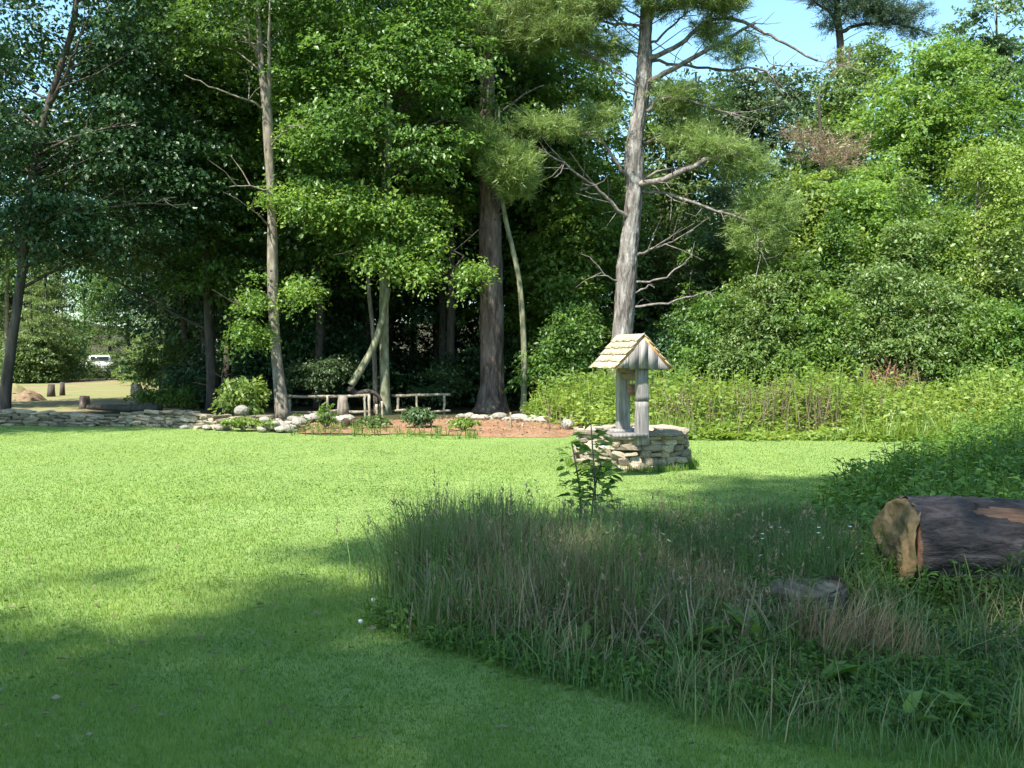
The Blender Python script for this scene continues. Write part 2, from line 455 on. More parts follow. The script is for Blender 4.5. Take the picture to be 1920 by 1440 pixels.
def lawn_far(x):      # far edge of the mown lawn
    xs = [-40, -12, -6.1, -5, -3.5, 1.8, 3.0, 7, 12]
    ys = [22.5, 22.3, 21.6, 20.5, 19.6, 19.4, 18.9, 18.6, 17.0]
    return np.interp(x, xs, ys)
LX = np.concatenate([np.linspace(-30, -12, 8), np.linspace(-11.5, 12, 80)])
V = []
for x in LX:
    V.append((x, -14, -.004)); V.append((x, lawn_far(x) + .15 * math.sin(x * 2.1) + .08 * math.sin(x * 5.3), -.004))
i = np.arange(len(LX) - 1) * 2
tag(link('lawn', mesh('lawn', V, np.stack([i, i + 2, i + 3, i + 1], -1), None, M['lawn'])), kind='structure')

field_poly = [G(-260, 772)[:2], G(330, 768)[:2], G(352, 745)[:2], G(320, 722)[:2], G(200, 712)[:2], G(0, 712)[:2], G(-500, 713)[:2], G(-500, 740)[:2]]
sheet('field', field_poly, -.006, M['field'])

# mulch bed: slightly mounded
mpoly = np.array([G(548, 812), G(556, 800), G(600, 792), G(700, 789), G(860, 785), G(960, 787), G(1060, 791), G(1100, 803), G(1060, 819), G(1000, 820), G(930, 820), G(850, 816), G(760, 813), G(700, 814), G(620, 812)])[:, :2]
pts = spline([(*p, 0) for p in mpoly] + [(*mpoly[0], 0)], 120)[:-1]
cc = pts.mean(0); mb_v = []; rings = 9
for k in range(rings):
    f = 1 - k / rings
    p = cc + (pts - cc) * f
    zz = .002 + .05 * (1 - f) ** .6 + (.02 * noise3(p, 5, 5.0) if k else 0)
    mb_v.append(np.c_[p[:, :2], np.broadcast_to(zz, len(p))])
V = np.concatenate(mb_v + [np.array([[cc[0], cc[1], .06]])]); n = len(pts)
Q = [(k * n + a, k * n + (a + 1) % n, (k + 1) * n + (a + 1) % n, (k + 1) * n + a) for k in range(rings - 1) for a in range(n)]
T = [((rings - 1) * n + a, (rings - 1) * n + (a + 1) % n, rings * n) for a in range(n)]
tag(link('mulch_bed', mesh('mulch_bed', V, Q, T, M['mulch'], smooth=True)), kind='structure')

# ------------------------------------------------------------------ lawn grass blades
CLUMP = [(-.62, 5.8), (-.15, 5.5), (.7, 5.15), (1.3, 4.75), (2.6, 4.3), (5.0, 4.2), (8, 5), (8.6, 14), (5.2, 15.0), (4.4, 12.2), (3.0, 9.8), (1.9, 8.9), (1.0, 8.6), (-.1, 8.2), (-.78, 7.4), (-.82, 6.5)]
def inside(poly, x, y):
    poly = np.asarray(poly); c = np.zeros(len(x), bool); j = len(poly) - 1
    for i in range(len(poly)):
        xi, yi = poly[i]; xj, yj = poly[j]
        c ^= ((yi > y) != (yj > y)) & (x < (xj - xi) * (y - yi) / (yj - yi + 1e-12) + xi)
        j = i
    return c
def lawn_blades(n, y0, y1, h, w, seed):
    r_ = np.random.default_rng(seed)
    y = y0 * (y1 / y0) ** r_.uniform(0, 1, n)          # denser near the camera
    x = r_.uniform(-.56, .56, n) * y
    k = (y < lawn_far(x) - .05) & ~inside(CLUMP, x, y)
    k &= (np.hypot(x - WELL[0], y - WELL[1]) > .8)
    fade = np.clip((y - 6.0) / 5.0, 0, 1)          # the two sets cross-fade between 6 and 11 m
    k &= r_.uniform(0, 1, n) < (1 - fade if y0 < 5 else fade)
    x, y = x[k], y[k]; m = len(x); h = h * (1 - .33 * np.clip((y - 5.5) / 6, 0, 1))
    patch = noise3(np.c_[x, y, 0 * x], 3, 1.3) * .6 + noise3(np.c_[x, y, 0 * x], 4, 4.3) * .55 + noise3(np.c_[x, y, 0 * x], 8, 14) * .4
    s = np.clip(y / 5, .8, 2.2)
    hh = h * r_.uniform(.5, 1.2, m) * np.clip(1 + .5 * patch, .5, 2)
    a = r_.uniform(0, 6.28, m)
    lean = r_.uniform(.2, 1.1, m) * hh
    b = np.c_[x, y, np.full(m, -.006)]
    tip = b + np.c_[np.cos(a) * lean, np.sin(a) * lean, hh]
    sd = np.c_[-np.sin(a), np.cos(a), 0 * a] * (w * s / 2)[:, None]
    V = np.stack([b - sd, b + sd, tip], 1).reshape(-1, 3)
    tint = np.clip(.42 + .40 * patch + r_.normal(0, .2, m), 0, 1)
    return V, np.arange(m * 3).reshape(-1, 3), np.repeat(tint, 3)
WELL = G(1184, 872)[:2] + np.array((0, .0))
mb = MB(); tn = []
for a in ((250000, 3.5, 11.0, .030, .0042, 11), (270000, 6.0, 22.5, .030, .0055, 12)):
    V, T, t = lawn_blades(*a); mb.add(V, None, T); tn.append(t)
V, Q, T = mb.arr()
tag(link('lawn_grass', mesh('lawn_grass', V, None, T, M['blade'], {'tint': np.concatenate(tn)})), label='short mown lawn grass, bright in the sun and dark in the foreground shade', cat='grass', kind='stuff')

r2 = np.random.default_rng(91)
n = 260; y = 4 * (4.6) ** r2.uniform(0, 1, n); x = r2.uniform(-.52, .5, n) * y; k = (y < lawn_far(x) - .3) & ~inside(CLUMP, x, y); x, y = x[k], y[k]; n = len(x)
V, Q, T, tt = leaves(np.c_[x, y, np.full(n, .03)], np.c_[r2.normal(0, 1, (n, 2)), np.zeros(n)], np.array((0, 0, 1.0)) + r2.normal(0, .4, (n, 3)), r2.uniform(.03, .07, n), r2.uniform(.02, .035, n), r2.uniform(0, 1, n))
tag(link('fallen_leaves', mesh('fallen_leaves', V, Q, T, M['dead'], {'tint': tt})), 'small brown fallen leaves scattered over the lawn', 'leaves', kind='stuff')
n = 5200; cx = r2.uniform(-4.5, 3, 90); cy = 4 * 4.2 ** r2.uniform(0, 1, 90); k = r2.integers(0, 90, n)
x = cx[k] + r2.normal(0, .16, n) * (1 + cy[k] * .05); y = cy[k] + r2.normal(0, .16, n) * (1 + cy[k] * .05); q = (y < lawn_far(x) - .3) & ~inside(CLUMP, x, y) & (np.abs(x) < y * .56); x, y = x[q], y[q]; n = len(x)
V, Q, T, tt = leaves(np.c_[x, y, r2.uniform(.018, .036, n)], np.c_[r2.normal(0, 1, (n, 2)), np.zeros(n)], np.array((0, 0, 1.0)) + r2.normal(0, .35, (n, 3)), r2.uniform(.012, .024, n) * (1 + .05 * y), r2.uniform(.012, .022, n) * (1 + .05 * y), r2.uniform(0, 1, n))
tag(link('clover_patches', mesh('clover_patches', V, Q, T, M['weed_shade'], {'tint': tt})), 'patches of dark green clover in the lawn', 'clover', kind='stuff')

# ------------------------------------------------------------------ stones
def stone_mesh(seed, mat, jit=.23, sub=False):
    """chamfered uneven block, 44 triangles"""
    r_ = np.random.default_rng(seed)
    V = []; c = r_.uniform(.55, .74)
    for sx in (-1, 1):
        for sy in (-1, 1):
            for sz in (-1, 1):
                V += [(sx, sy * c, sz * c), (sx * c, sy, sz * c), (sx * c, sy * c, sz)]
    V = np.array(V) * .5
    V += r_.normal(0, jit * .3, V.shape)
    ct = [r_.uniform(-.1, .1) for _ in range(3)]
    V[:, 0] += V[:, 1] * ct[0] * 2; V[:, 2] *= 1 + V[:, 0] * ct[1] * 3
    import bmesh
    bm = bmesh.new()
    for v in V: bm.verts.new(v)
    bmesh.ops.convex_hull(bm, input=bm.verts)
    if sub:
        bm.free(); bm = bmesh.new(); bmesh.ops.create_icosphere(bm, subdivisions=2, radius=.5)
        for v in bm.verts:
            p = np.array([v.co]) * 3
            v.co *= 1 + .16 * noise3(p, seed, 1.2)[0] + r_.normal(0, .03)
    me = bpy.data.meshes.new('stone'); bm.to_mesh(me); bm.free()
    me.materials.append(mat)
    return me
ST = [stone_mesh(100 + i, M['stone']) for i in range(9)]
SW = [stone_mesh(200 + i, M['stone_white'], .2, True) for i in range(6)]

# ------------------------------------------------------------------ wishing well
wx, wy = WELL
well = empty('wishing_well', (wx, wy, 0), 'round dry stone wishing well with a small shingled roof on two grey posts', 'wishing well')
RW = .80
r_ = np.random.default_rng(21)
z = 0.0; k = 0
courses = [.085, .10, .075, .09, .07, .055]
for ci, h in enumerate(courses):
    a = r_.uniform(0, 1)
    rad = RW * (1 - .03 * ci / 5)
    end = a + 2 * math.pi
    while a < end - .06:
        w = r_.uniform(.13, .30) * (1.1 if ci < 4 else 1.35)
        w = min(w, (end - a) * rad)
        if (end - a) * rad - w < .1: w = (end - a) * rad
        am = a + w / rad / 2
        hh = h * r_.uniform(.92, 1.28)
        dp = r_.uniform(.16, .26)
        rr = rad - dp / 2 + r_.uniform(-.035, .04)
        o = link('stone', ST[r_.integers(9)], well, (math.cos(am) * rr, math.sin(am) * rr, z + h / 2 + r_.uniform(-.008, .008)),
                 (r_.uniform(-.2, .2), r_.uniform(-.16, .16), am + math.pi / 2 + r_.uniform(-.2, .2)), (w * .93, dp * 1.1, hh * r_.choice([.75, .95, 1.2])))
        a += w / rad
    z += h
# flat capstones
a = .3; end = a + 2 * math.pi
while a < end - .1:
    w = r_.uniform(.30, .50); w = min(w, (end - a) * RW)
    am = a + w / RW / 2
    o = link('capstone', ST[r_.integers(9)], well, (math.cos(am) * (RW - .14), math.sin(am) * (RW - .14), z + .022), (r_.uniform(-.03, .03), r_.uniform(-.03, .03), am + math.pi / 2), (w * 1.02, .30, .062))
    a += w / RW
TOPZ = z + .05
YAW = R(14)       # the ridge runs away from the camera and turns left
fw = np.array((-math.sin(YAW), math.cos(YAW))); rt = np.array((math.cos(YAW), math.sin(YAW)))
def WL(a, b, z): # local: a along rt, b along fw
    v = rt * a + fw * b
    return np.array((v[0], v[1], z))
Mz = np.array(Matrix.Rotation(YAW, 3, 'Z'))
# position the front gable so that its apex stands over the front post
fpost = P(1203, 812, 13.05)[:2] - WELL; 
fp = np.array((fpost @ rt, fpost @ fw))
bp_ = fp + (0.0, .70)
def wpart(name, V, Q=None, T=None, mat=None, smooth=False, par=None):
    return link(name, mesh(name, V, Q, T, mat, smooth=smooth), par or well)
APEX = P(1204, 627, 13.0)[2]; EAVE = P(1204, 687, 13.0)[2]
hw = .36           # half width of the roof
def board(a0, a1, b, t, z0, z1, mat, name='plank', tilt=0):
    c = WL((a0 + a1) / 2, b, (z0 + z1) / 2)
    V, Q = box(0, 0, 0, a1 - a0, t, z1 - z0)
    V = V @ Mz.T + c
    return wpart(name, V, Q, None, mat)
# slab under the posts and posts
V, Q = box(0, 0, 0, .52, .30, .05); V = V @ Mz.T + WL(fp[0] - .22, fp[1] + .02, TOPZ + .012)
wpart('base_slab', V, Q, None, M['grey_wood'])
V, Q = box(0, 0, 0, .40, .28, .05); V = V @ Mz.T + WL(bp_[0] + .02, bp_[1] + .02, TOPZ + .012)
wpart('base_slab', V, Q, None, M['grey_wood'])
def post(ab, w, d, z0, z1, seed):
    n = 9; mbp = MB()
    prof = np.array([(-.5, -.42), (-.42, -.5), (.40, -.5), (.5, -.40), (.5, .42), (.42, .5), (-.42, .5), (-.5, .40)]) * (w, d)
    r2 = np.random.default_rng(seed)
    V = []
    for q in range(n):
        t = q / (n - 1); s = 1.06 - .12 * t + r2.normal(0, .012)
        off = r2.normal(0, .003, 2)
        for p in prof:
            V.append(WL(ab[0] + p[0] * s + off[0], ab[1] + p[1] * s + off[1], z0 + (z1 - z0) * t))
    i = np.arange(n - 1)[:, None] * 8; j = np.arange(8)[None]; kk = (j + 1) % 8
    Q = np.stack([i + j, i + kk, i + 8 + kk, i + 8 + j], -1).reshape(-1, 4)
    Q = np.vstack([Q, [[7, 6, 1, 0], [6, 5, 2, 1], [5, 4, 3, 2]], np.array([[0, 1, 6, 7], [1, 2, 5, 6], [2, 3, 4, 5]]) + (n - 1) * 8])
    return wpart('post', V, Q, None, M['grey_wood'])
jz = P(1204, 752, 13.05)[2]
post(fp, .165, .12, TOPZ - .12, jz - .006, 1)
post(fp, .155, .11, jz + .006, EAVE + .02, 2)
V, Q = box(0, 0, 0, .14, .09, .03); V = V @ Mz.T + WL(fp[0], fp[1], jz); wpart('post_joint', V, Q, None, M['dark_wood'])
post(bp_, .165, .13, TOPZ - .12, APEX - .2, 3)
# windlass log with its crank and a hanging bucket
c = (fp + bp_) / 2
wz = P(1180, 704, 13.3)[2]
V, Q, T = tube([WL(fp[0], fp[1] - .01, wz), WL(fp[0], fp[1] + .2, wz + .004), WL(bp_[0], bp_[1] - .2, wz), WL(bp_[0], bp_[1] + .04, wz)], [.03, .07, .075, .03], 10)
wpart('windlass', V, Q, T, M['dark_wood'], True)
V, Q = box(0, 0, 0, .16, .5, .10); V = V @ Mz.T + WL(fp[0] - .05, fp[1] + .36, wz + .09); wpart('crossbeam', V, Q, None, M['dark_wood'])
V, Q, T = tube([WL(c[0], c[1], wz - .06), WL(c[0] + .005, c[1], wz - .12)], [.006, .006], 5); wpart('rope', V, Q, T, M['rail'])
V, Q, T = tube([WL(c[0], c[1], wz - .27), WL(c[0], c[1], wz - .26), WL(c[0], c[1], wz - .13), WL(c[0], c[1], wz - .12)], [.045, .052, .065, .065], 12)
bk = wpart('bucket', V, Q, T, M['red_wood'], False)
for zz in (wz - .24, wz - .15):
    th = np.linspace(0, 2 * math.pi, 15)
    V, Q, T = tube([WL(c[0] + math.cos(t) * .0625, c[1] + math.sin(t) * .0625, zz) for t in th], [.004] * 15, 4, cap=False)
    link('hoop', mesh('hoop', V, Q, T, M['dark_wood']), bk)
# gables: vertical boards cut to the slope
slope = (APEX - EAVE) / hw
RC = fp[0] - .035
yf, yb = fp[1] - .11, fp[1] - .11 + .86
def gable(b, thick, name):
    xs = [-.345, -.20, -.065, .065, .20, .345]
    for a0, a1 in zip(xs[:-1], xs[1:]):
        a0 += .003; a1 -= .003
        zb = EAVE - .03 + r_.uniform(-.012, .012)
        f = lambda a: APEX - .045 - abs(a) * slope
        cols = [a0, a1] if a0 * a1 > 0 else [a0, 0, a1]
        V = []
        for bb in (b, b + thick):
            for a in cols: V.append(WL(RC + a, bb, zb))
            for a in cols: V.append(WL(RC + a, bb, max(f(a), zb + .004)))
        m = len(cols); Q = []
        for q in range(m - 1):
            Q.append((q, q + 1, m + q + 1, m + q)); Q.append((2 * m + q + 1, 2 * m + q, 3 * m + q, 3 * m + q + 1))
            Q.append((q, 2 * m + q, 2 * m + q + 1, q + 1)); Q.append((m + q, m + q + 1, 3 * m + q + 1, 3 * m + q))
        Q.append((0, m, 3 * m, 2 * m)); Q.append((m - 1, 3 * m - 1, 4 * m - 1, 2 * m - 1))
        wpart('gable_plank', V, Q, None, M['grey_wood'])
gable(yf - .035, .022, 'front'); gable(yb - .09, .022, 'back')
# rafters / rake boards and shingles in overlapping courses
roof = empty('roof', (0, 0, 0), None, None); roof.parent = well
L_ = math.hypot(hw, APEX - EAVE) + .035
RC = fp[0] - .035
for s in (-1, 1):
    def RP(t, b, n):   # t down the slope from the ridge, b along the ridge, n out of the roof
        dx, dz = s * hw / math.hypot(hw, APEX - EAVE), -(APEX - EAVE) / math.hypot(hw, APEX - EAVE)
        nx, nz = -dz * s, abs(dx)
        return WL(RC + dx * t + nx * n, b, APEX + dz * t + nz * n)
    def slab(t0, t1, b0, b1, n0a, n0b, n1a, n1b):
        V = [RP(t0, b0, n0a), RP(t1, b0, n1a), RP(t1, b1, n1a), RP(t0, b1, n0a), RP(t0, b0, n0b), RP(t1, b0, n1b), RP(t1, b1, n1b), RP(t0, b1, n0b)]
        Q = [(0, 3, 2, 1), (4, 5, 6, 7), (0, 1, 5, 4), (1, 2, 6, 5), (2, 3, 7, 6), (3, 0, 4, 7)]
        if s < 0: Q = [q[::-1] for q in Q]
        return V, Q
    V, Q = slab(.01, L_ - .02, yf - .008, yb + .03, -.02, -.004, -.02, -.004)
    wpart('sheathing', V, Q, None, M['trim'], par=roof)
    for b0 in (yf - .034, yb + .033):
        V, Q = slab(.0, L_, b0, b0 + .022, -.030, .004, -.030, .004)
        wpart('rake_board', V, Q, None, M['trim'], par=roof)
    nc = 5; ex = L_ / nc
    for cidx in range(nc):
        b = yf - .045 + r_.uniform(-.012, .0)
        while b < yb + .06:
            w = r_.uniform(.09, .16)
            b1 = min(b + w, yb + .09)
            t0 = cidx * ex - .02 + (0 if cidx else .012); t1 = (cidx + 1) * ex + r_.uniform(.0, .022)
            V, Q = slab(t0, t1, b + .002, b1 - .002, .0 + .002, .006, .012 + r_.uniform(0, .006), .026 + r_.uniform(0, .006))
            wpart('shingle', V, Q, None, M['shingle'], par=roof)
            b = b1
V, Q = box(0, 0, 0, .05, .01, .01)
# earth inside
th = np.linspace(0, 2 * math.pi, 25)[:-1]
V = [(math.cos(t) * (RW - .2), math.sin(t) * (RW - .2), .30) for t in th] + [(0, 0, .32)]
wpart('well_floor', V, None, [(24, i, (i + 1) % 24) for i in range(24)], M['forest'])

# ------------------------------------------------------------------ dry stone wall on the left
def stone_wall(name, path, height, thick, label, courses, wmin=.12, wmax=.30, group=None, seed=5, jit=1.0):
    path = np.array(path, float)
    o = empty(name, (*path[0], 0), label, 'stone wall', group)
    seg = np.linalg.norm(np.diff(path, axis=0), axis=1); cum = np.r_[0, np.cumsum(seg)]
    r2 = np.random.default_rng(seed); z = -.02; n = 0
    hs = height / courses
    for c_ in range(courses):
        s = r2.uniform(-.1, .1)
        while s < cum[-1]:
            w = r2.uniform(wmin, wmax) * (1.25 if c_ == courses - 1 else 1)
            x = np.interp(s + w / 2, cum, path[:, 0]); y = np.interp(s + w / 2, cum, path[:, 1])
            k_ = min(np.searchsorted(cum, s + w / 2), len(seg)) - 1; k_ = max(k_, 0)
            d = (path[k_ + 1] - path[k_]) / seg[k_]; ang = math.atan2(d[1], d[0])
            hl = height * (1 + .18 * math.sin(s * 1.7)); hz = hl / courses
            if n < 295:
                link('stone', ST[r2.integers(9)], o, (x - path[0][0] + r2.normal(0, .012), y - path[0][1] + r2.normal(0, .02), z + hz * (c_ + .5)),
                     (r2.uniform(-.12, .12) * jit, r2.uniform(-.12, .12) * jit, ang + r2.uniform(-.12, .12)), (w * 1.03, thick * r2.uniform(.85, 1.15), hz * r2.uniform(1.0, 1.3)))
                n += 1
            s += w
    return o
wall_path = [G(-70, 797)[:2], G(0, 797)[:2], G(150, 797)[:2], G(300, 798)[:2], G(400, 802)[:2], G(492, 800)[:2]]
stone_wall('dry_stone_wall', wall_path, .31, .34, 'low dry stone wall of flat fieldstones along the left edge of the lawn', 5, .14, .34)
def rock(label, px, py, D, sx, sy, sz, white=True, seed=0, rz=0, group=None, cat='rock', name='rock'):
    p = P(px, py, D)
    o = link(name, (SW if white else ST)[seed % 6], None, (p[0], D, sz / 2 - .02), (.05, -.04, rz), (sx, sy, sz))
    return tag(o, label, cat, group)
p = P(453, 770, 21.7)
tag(link('boulder', SW[0], None, (p[0], p[1], .37), (.1, .05, .3), (.32, .28, .22)), 'rounded pale boulder lying on top of the right end of the stone wall', 'boulder')
# pale rocks before the wall end
r_ = np.random.default_rng(9)
for i in range(44):
    px = r_.uniform(488, 566); D = r_.uniform(20.0, 21.2)
    s = r_.uniform(.12, .27)
    lvl = r_.uniform(0, 1) ** 2
    p = P(px, 780, D)
    tag(link('rock', SW[r_.integers(6)], None, (p[0], D, s * .3 + lvl * .2), tuple(r_.uniform(-.4, .4, 3)), (s, s * .8, s * .62)),
        ('large' if s > .21 else 'middling' if s > .16 else 'small') + ' pale rock ' + ('on top' if lvl > .45 else 'in front' if D < 20.45 else 'at the back' if D > 20.85 else 'in the middle') + ' of the heap by the leaning slender tree, ' + ('left end' if px < 510 else 'right end' if px > 545 else 'centre'), 'rock', 'pale rocks heaped below the leaning slender tree')
for i, (px, D, s) in enumerate([(572, 23.0, .30), (592, 23.3, .34), (612, 23.6, .30), (628, 23.5, .22)]):
    rock('pale rounded rock in the row behind the mulch bed, between rock heap and stump', px, 785, D, s * 1.3, s, s * .7, True, i, i * .7, 'pale rocks between the rock heap and the stump')
for i in range(20):
    t = i / 19
    px = 868 + t * 190 + r_.uniform(-4, 4); D = 24.4 - 1.6 * t + r_.uniform(-.2, .2); s = r_.uniform(.16, .34)
    rock(('small' if s < .22 else 'middling' if s < .28 else 'large') + ' pale rock edging the back of the mulch bed, ' + ('left of the broad trunk foot' if px < 900 else 'below the broad trunk foot' if px < 945 else 'behind the lone stake' if px < 975 else 'below the slender curved tree' if px < 1010 else 'towards the largest boulder' if px < 1040 else 'touching the largest boulder'), px, 785, D, s * 1.3, s, s * .62, True, i, i * 1.3, 'pale rocks edging the back of the mulch bed')
for i, (px, D, sx, sz, lb) in enumerate([(1084, 21.9, .62, .30, 'largest pale boulder at the right end of the mulch bed, left of the well'),
                                     (1064, 21.0, .26, .24, 'squarish pale rock against the left side of the largest bed boulder'),
                                     (1112, 22.3, .40, .22, 'flat pale rock just right of the largest bed boulder'),
                                     (1140, 22.6, .50, .14, 'long thin grey rock half hidden behind the well')]):
    rock(lb, px, 785, D, sx, .34, sz, True, i + 2, .2 * i)
for i, (px, D, s) in enumerate([(345, 21.3, .16), (372, 21.2, .14), (388, 20.9, .22), (402, 21.1, .18), (415, 20.8, .26), (425, 21.0, .2)]):
    rock(['leftmost small fallen fieldstone in the grass before the wall', 'smallest fallen fieldstone in the grass before the wall', 'middling fallen fieldstone in the grass below the wall end', 'darker fallen fieldstone beside the largest fallen one', 'largest fallen fieldstone in the grass before the wall end', 'fallen fieldstone nearest to the yellow-green plant by the wall'][i], px, 785, D, s * 1.3, s, s * .6, i % 2 == 0, i, i, 'fallen stones in the grass before the wall')

# ------------------------------------------------------------------ rustic rails, stump, pots, stakes
def log_tube(parent, name, a, b, r, mat, wob=.02, seed=0, sides=8):
    r2 = np.random.default_rng(seed)
    a, b = np.array(a, float), np.array(b, float); n = 6
    pts = [a + (b - a) * t + r2.normal(0, wob, 3) * (0 < t < 1) for t in np.linspace(0, 1, n)]
    V, Q, T = tube(pts, [r * r2.uniform(.85, 1.15) for _ in range(n)], sides, .08, seed=seed)
    return put(name, parent, V, Q, T, mat, smooth=True)
def rustic_rail(x0, x1, D, ytop, ybot, posts, label):
    o = empty('rustic_railing', (P((x0 + x1) / 2, 775, D)[0], D, 0), label, 'railing', 'rustic branch railings at the wood edge')
    log_tube(o, 'rail', P(x0 - 3, ytop + 2, D), P(x1 + 3, ytop, D), .038, M['rail'], .022, int(x0))
    log_tube(o, 'rail', P(x0 - 3, ybot + 1, D - .06), P(x1 + 3, ybot, D - .06), .034, M['rail'], .022, int(x0) + 1)
    for i, px in enumerate(posts):
        t = P(px, ytop, D); b = P(px, ybot + 5, D); b[2] = -.08
        log_tube(o, 'post', b, (t[0], t[1] + .03, t[2]), .030 if i % 2 else .037, M['rail'], .006, int(px))
    return o
rustic_rail(541, 690, 25.6, 741, 772, (543, 614, 684), 'rustic branch railing with two rails, left of the forked trunks')
rustic_rail(737, 842, 26.4, 740, 770, (746, 781, 833), 'short rustic branch railing between the forked trunks and the broad trunk')
# stump on a pale slab
p = P(643, 790, 22.6)
tag(link('stone_slab', SW[3], None, (p[0] + .03, 22.6, .11), (0, 0, .1), (.46, .40, .24)), 'pale flat stone carrying the grey stump', 'stone')
st = empty('stump', (p[0], 22.65, .2), 'short grey tree stump standing upright on a pale stone', 'stump')
V, Q, T = tube([(p[0], 22.65, .20), (p[0], 22.65, .35), (p[0] - .01, 22.65, .52), (p[0] + .01, 22.65, .64)], [.15, .135, .115, .10], 12, .07, seed=3)
put('stem', st, V, Q, T, M['bark_grey'])
for i, (px, D, lb) in enumerate([(650, 21.2, 'small orange clay pot lying on its side below the stump, left one'), (668, 21.3, 'small orange clay pot lying on its side below the stump, right one')]):
    q = P(px, 797, D)
    o = empty('clay_pot', (q[0], D, .13), lb, 'pot', 'orange clay pots below the stump')
    V, Q, T = tube([(q[0], D + .12, .14), (q[0], D, .135), (q[0], D - .1, .13), (q[0], D - .1, .13), (q[0], D - .14, .13)], [.055, .075, .09, .102, .105], 14, cap=False)
    put('body', o, V, Q, T, M['terracotta'], smooth=True)
    V, Q, T = tube([(q[0], D - .138, .13), (q[0], D - .02, .13)], [.092, .07], 14)
    put('dark_mouth', o, V, Q, T, M['pot_dark'])  # dark plug painted as the shaded hollow of the pot
for i, (px, y0, y1, D, r, lb) in enumerate([
        (614, 742, 818, 21.0, .022, 'pale garden stake standing among seedlings before the left railing'),
        (692, 740, 808, 21.8, .030, 'taller of two pale stakes before the forked trunks, the left one'),
        (716, 752, 808, 21.8, .026, 'shorter of two pale stakes before the forked trunks, the right one'),
        (684, 742, 780, 24.5, .028, 'thin pale stake at the right end of the left railing, behind the tall stake'),
        (706, 758, 790, 23.6, .034, 'short thick stake between the two pale stakes and behind them'),
        (957, 773, 812, 20.9, .020, 'thin pale stake standing alone in the orange mulch right of the broad trunk')]):
    a = P(px, y0, D)
    o = empty('garden_stake', (a[0], D, 0), lb, 'stake')
    log_tube(o, 'stick', (a[0] + .01, D, -.03), a, r, M['rail'], .006, i + 70, 6)

# ------------------------------------------------------------------ trees along the wood edge
def px_blob(px, py, rx, ry, D, dep, w=1.0):
    c = P(px, py, D)
    return (c[0], c[1], c[2], PXM(rx, D), dep, PXM(ry, D), w)
def px_trunk(rows, D, n=28, sides=14, rough=.05, seed=0, flare=0.0):
    """rows of (px, py, width px[, dD])"""
    pts = []; rad = []
    for row in rows:
        px, py, w = row[:3]; dd = row[3] if len(row) > 3 else 0
        p = P(px, py, D + dd); pts.append(p); rad.append(PXM(w, D) / 2)
    if pts[0][2] > 0 or True:
        pts[0][2] = -.1
    arr = spline(np.c_[np.array(pts), rad], n)
    arr[:, 3] = np.maximum(arr[:, 3], .008)
    rr = arr[:, 3] * (1 + flare * np.exp(-np.maximum(arr[:, 2], 0) * 3.0))
    return arr[:, :3], tube(arr[:, :3], rr, sides, rough, seed=seed)
def barkify(m, D, amp, seed):
    """ridged plates pushed out of a trunk surface"""
    V, Q, T = m; V = V.copy(); r2 = np.random.default_rng(seed)
    n = len(V) - 2
    sides = BSIDES
    ring = V[:n].reshape(-1, sides, 3); c = ring.mean(1, keepdims=True); d = ring - c
    rad = np.linalg.norm(d, axis=2, keepdims=True); u = d / np.maximum(rad, 1e-6)
    th = np.arctan2(u[..., 1], u[..., 0]); z = ring[..., 2]
    f = np.sin(th * 11 + 1.3 * np.sin(z * 2.1 + seed)) * np.sin(z * 5 + 2 * np.sin(th * 3) + th * 2) + .6 * np.sin(th * 17 + z * 1.3)
    f = np.clip(f, -1, .6) + r2.normal(0, .28, f.shape)
    lump = .5 * np.sin(z * 1.1 + th) + .5 * np.sin(z * 2.7 + 2 * th + seed)
    ring = c + u * (rad * (1 + .05 * lump[..., None]) + amp * np.minimum(1, rad / .2) * f[..., None])
    V[:n] = ring.reshape(-1, 3)
    return V, Q, T
BSIDES = 44
def add_branch(tree, rows, D, w0, w1, mat, name='branch', seed=0, sides=6, dd=0.0, twigs=0):
    pts = [P(px, py, D + dd * i / max(len(rows) - 1, 1)) for i, (px, py) in enumerate(rows)]
    n = max(6, len(rows) * 3)
    arr = spline(pts, n)
    r2 = np.random.default_rng(seed)
    arr[1:-1] += r2.normal(0, .02, (n - 2, 3))
    rad = np.linspace(PXM(w0, D) / 2, PXM(w1, D) / 2, n)
    V, Q, T = tube(arr, rad, sides, .08, seed=seed)
    mb = MB(); mb.add(V, Q, T)
    for i in range(twigs):
        k = r2.integers(n // 4, n); b = arr[min(k, n - 1)]
        d = norm(r2.normal(0, 1, 3) + (0, -.1, -.1)) * r2.uniform(.3, 1.0)
        d += norm(arr[min(k, n - 1)] - arr[max(k - 2, 0)]) * .5
        mb.add(*tube([b, b + d * .5 + r2.normal(0, .05, 3), b + d], [.016, .011, .006], 4, cap=False))
    V, Q, T = mb.arr()
    return put(name, tree, V, Q, T, mat), arr

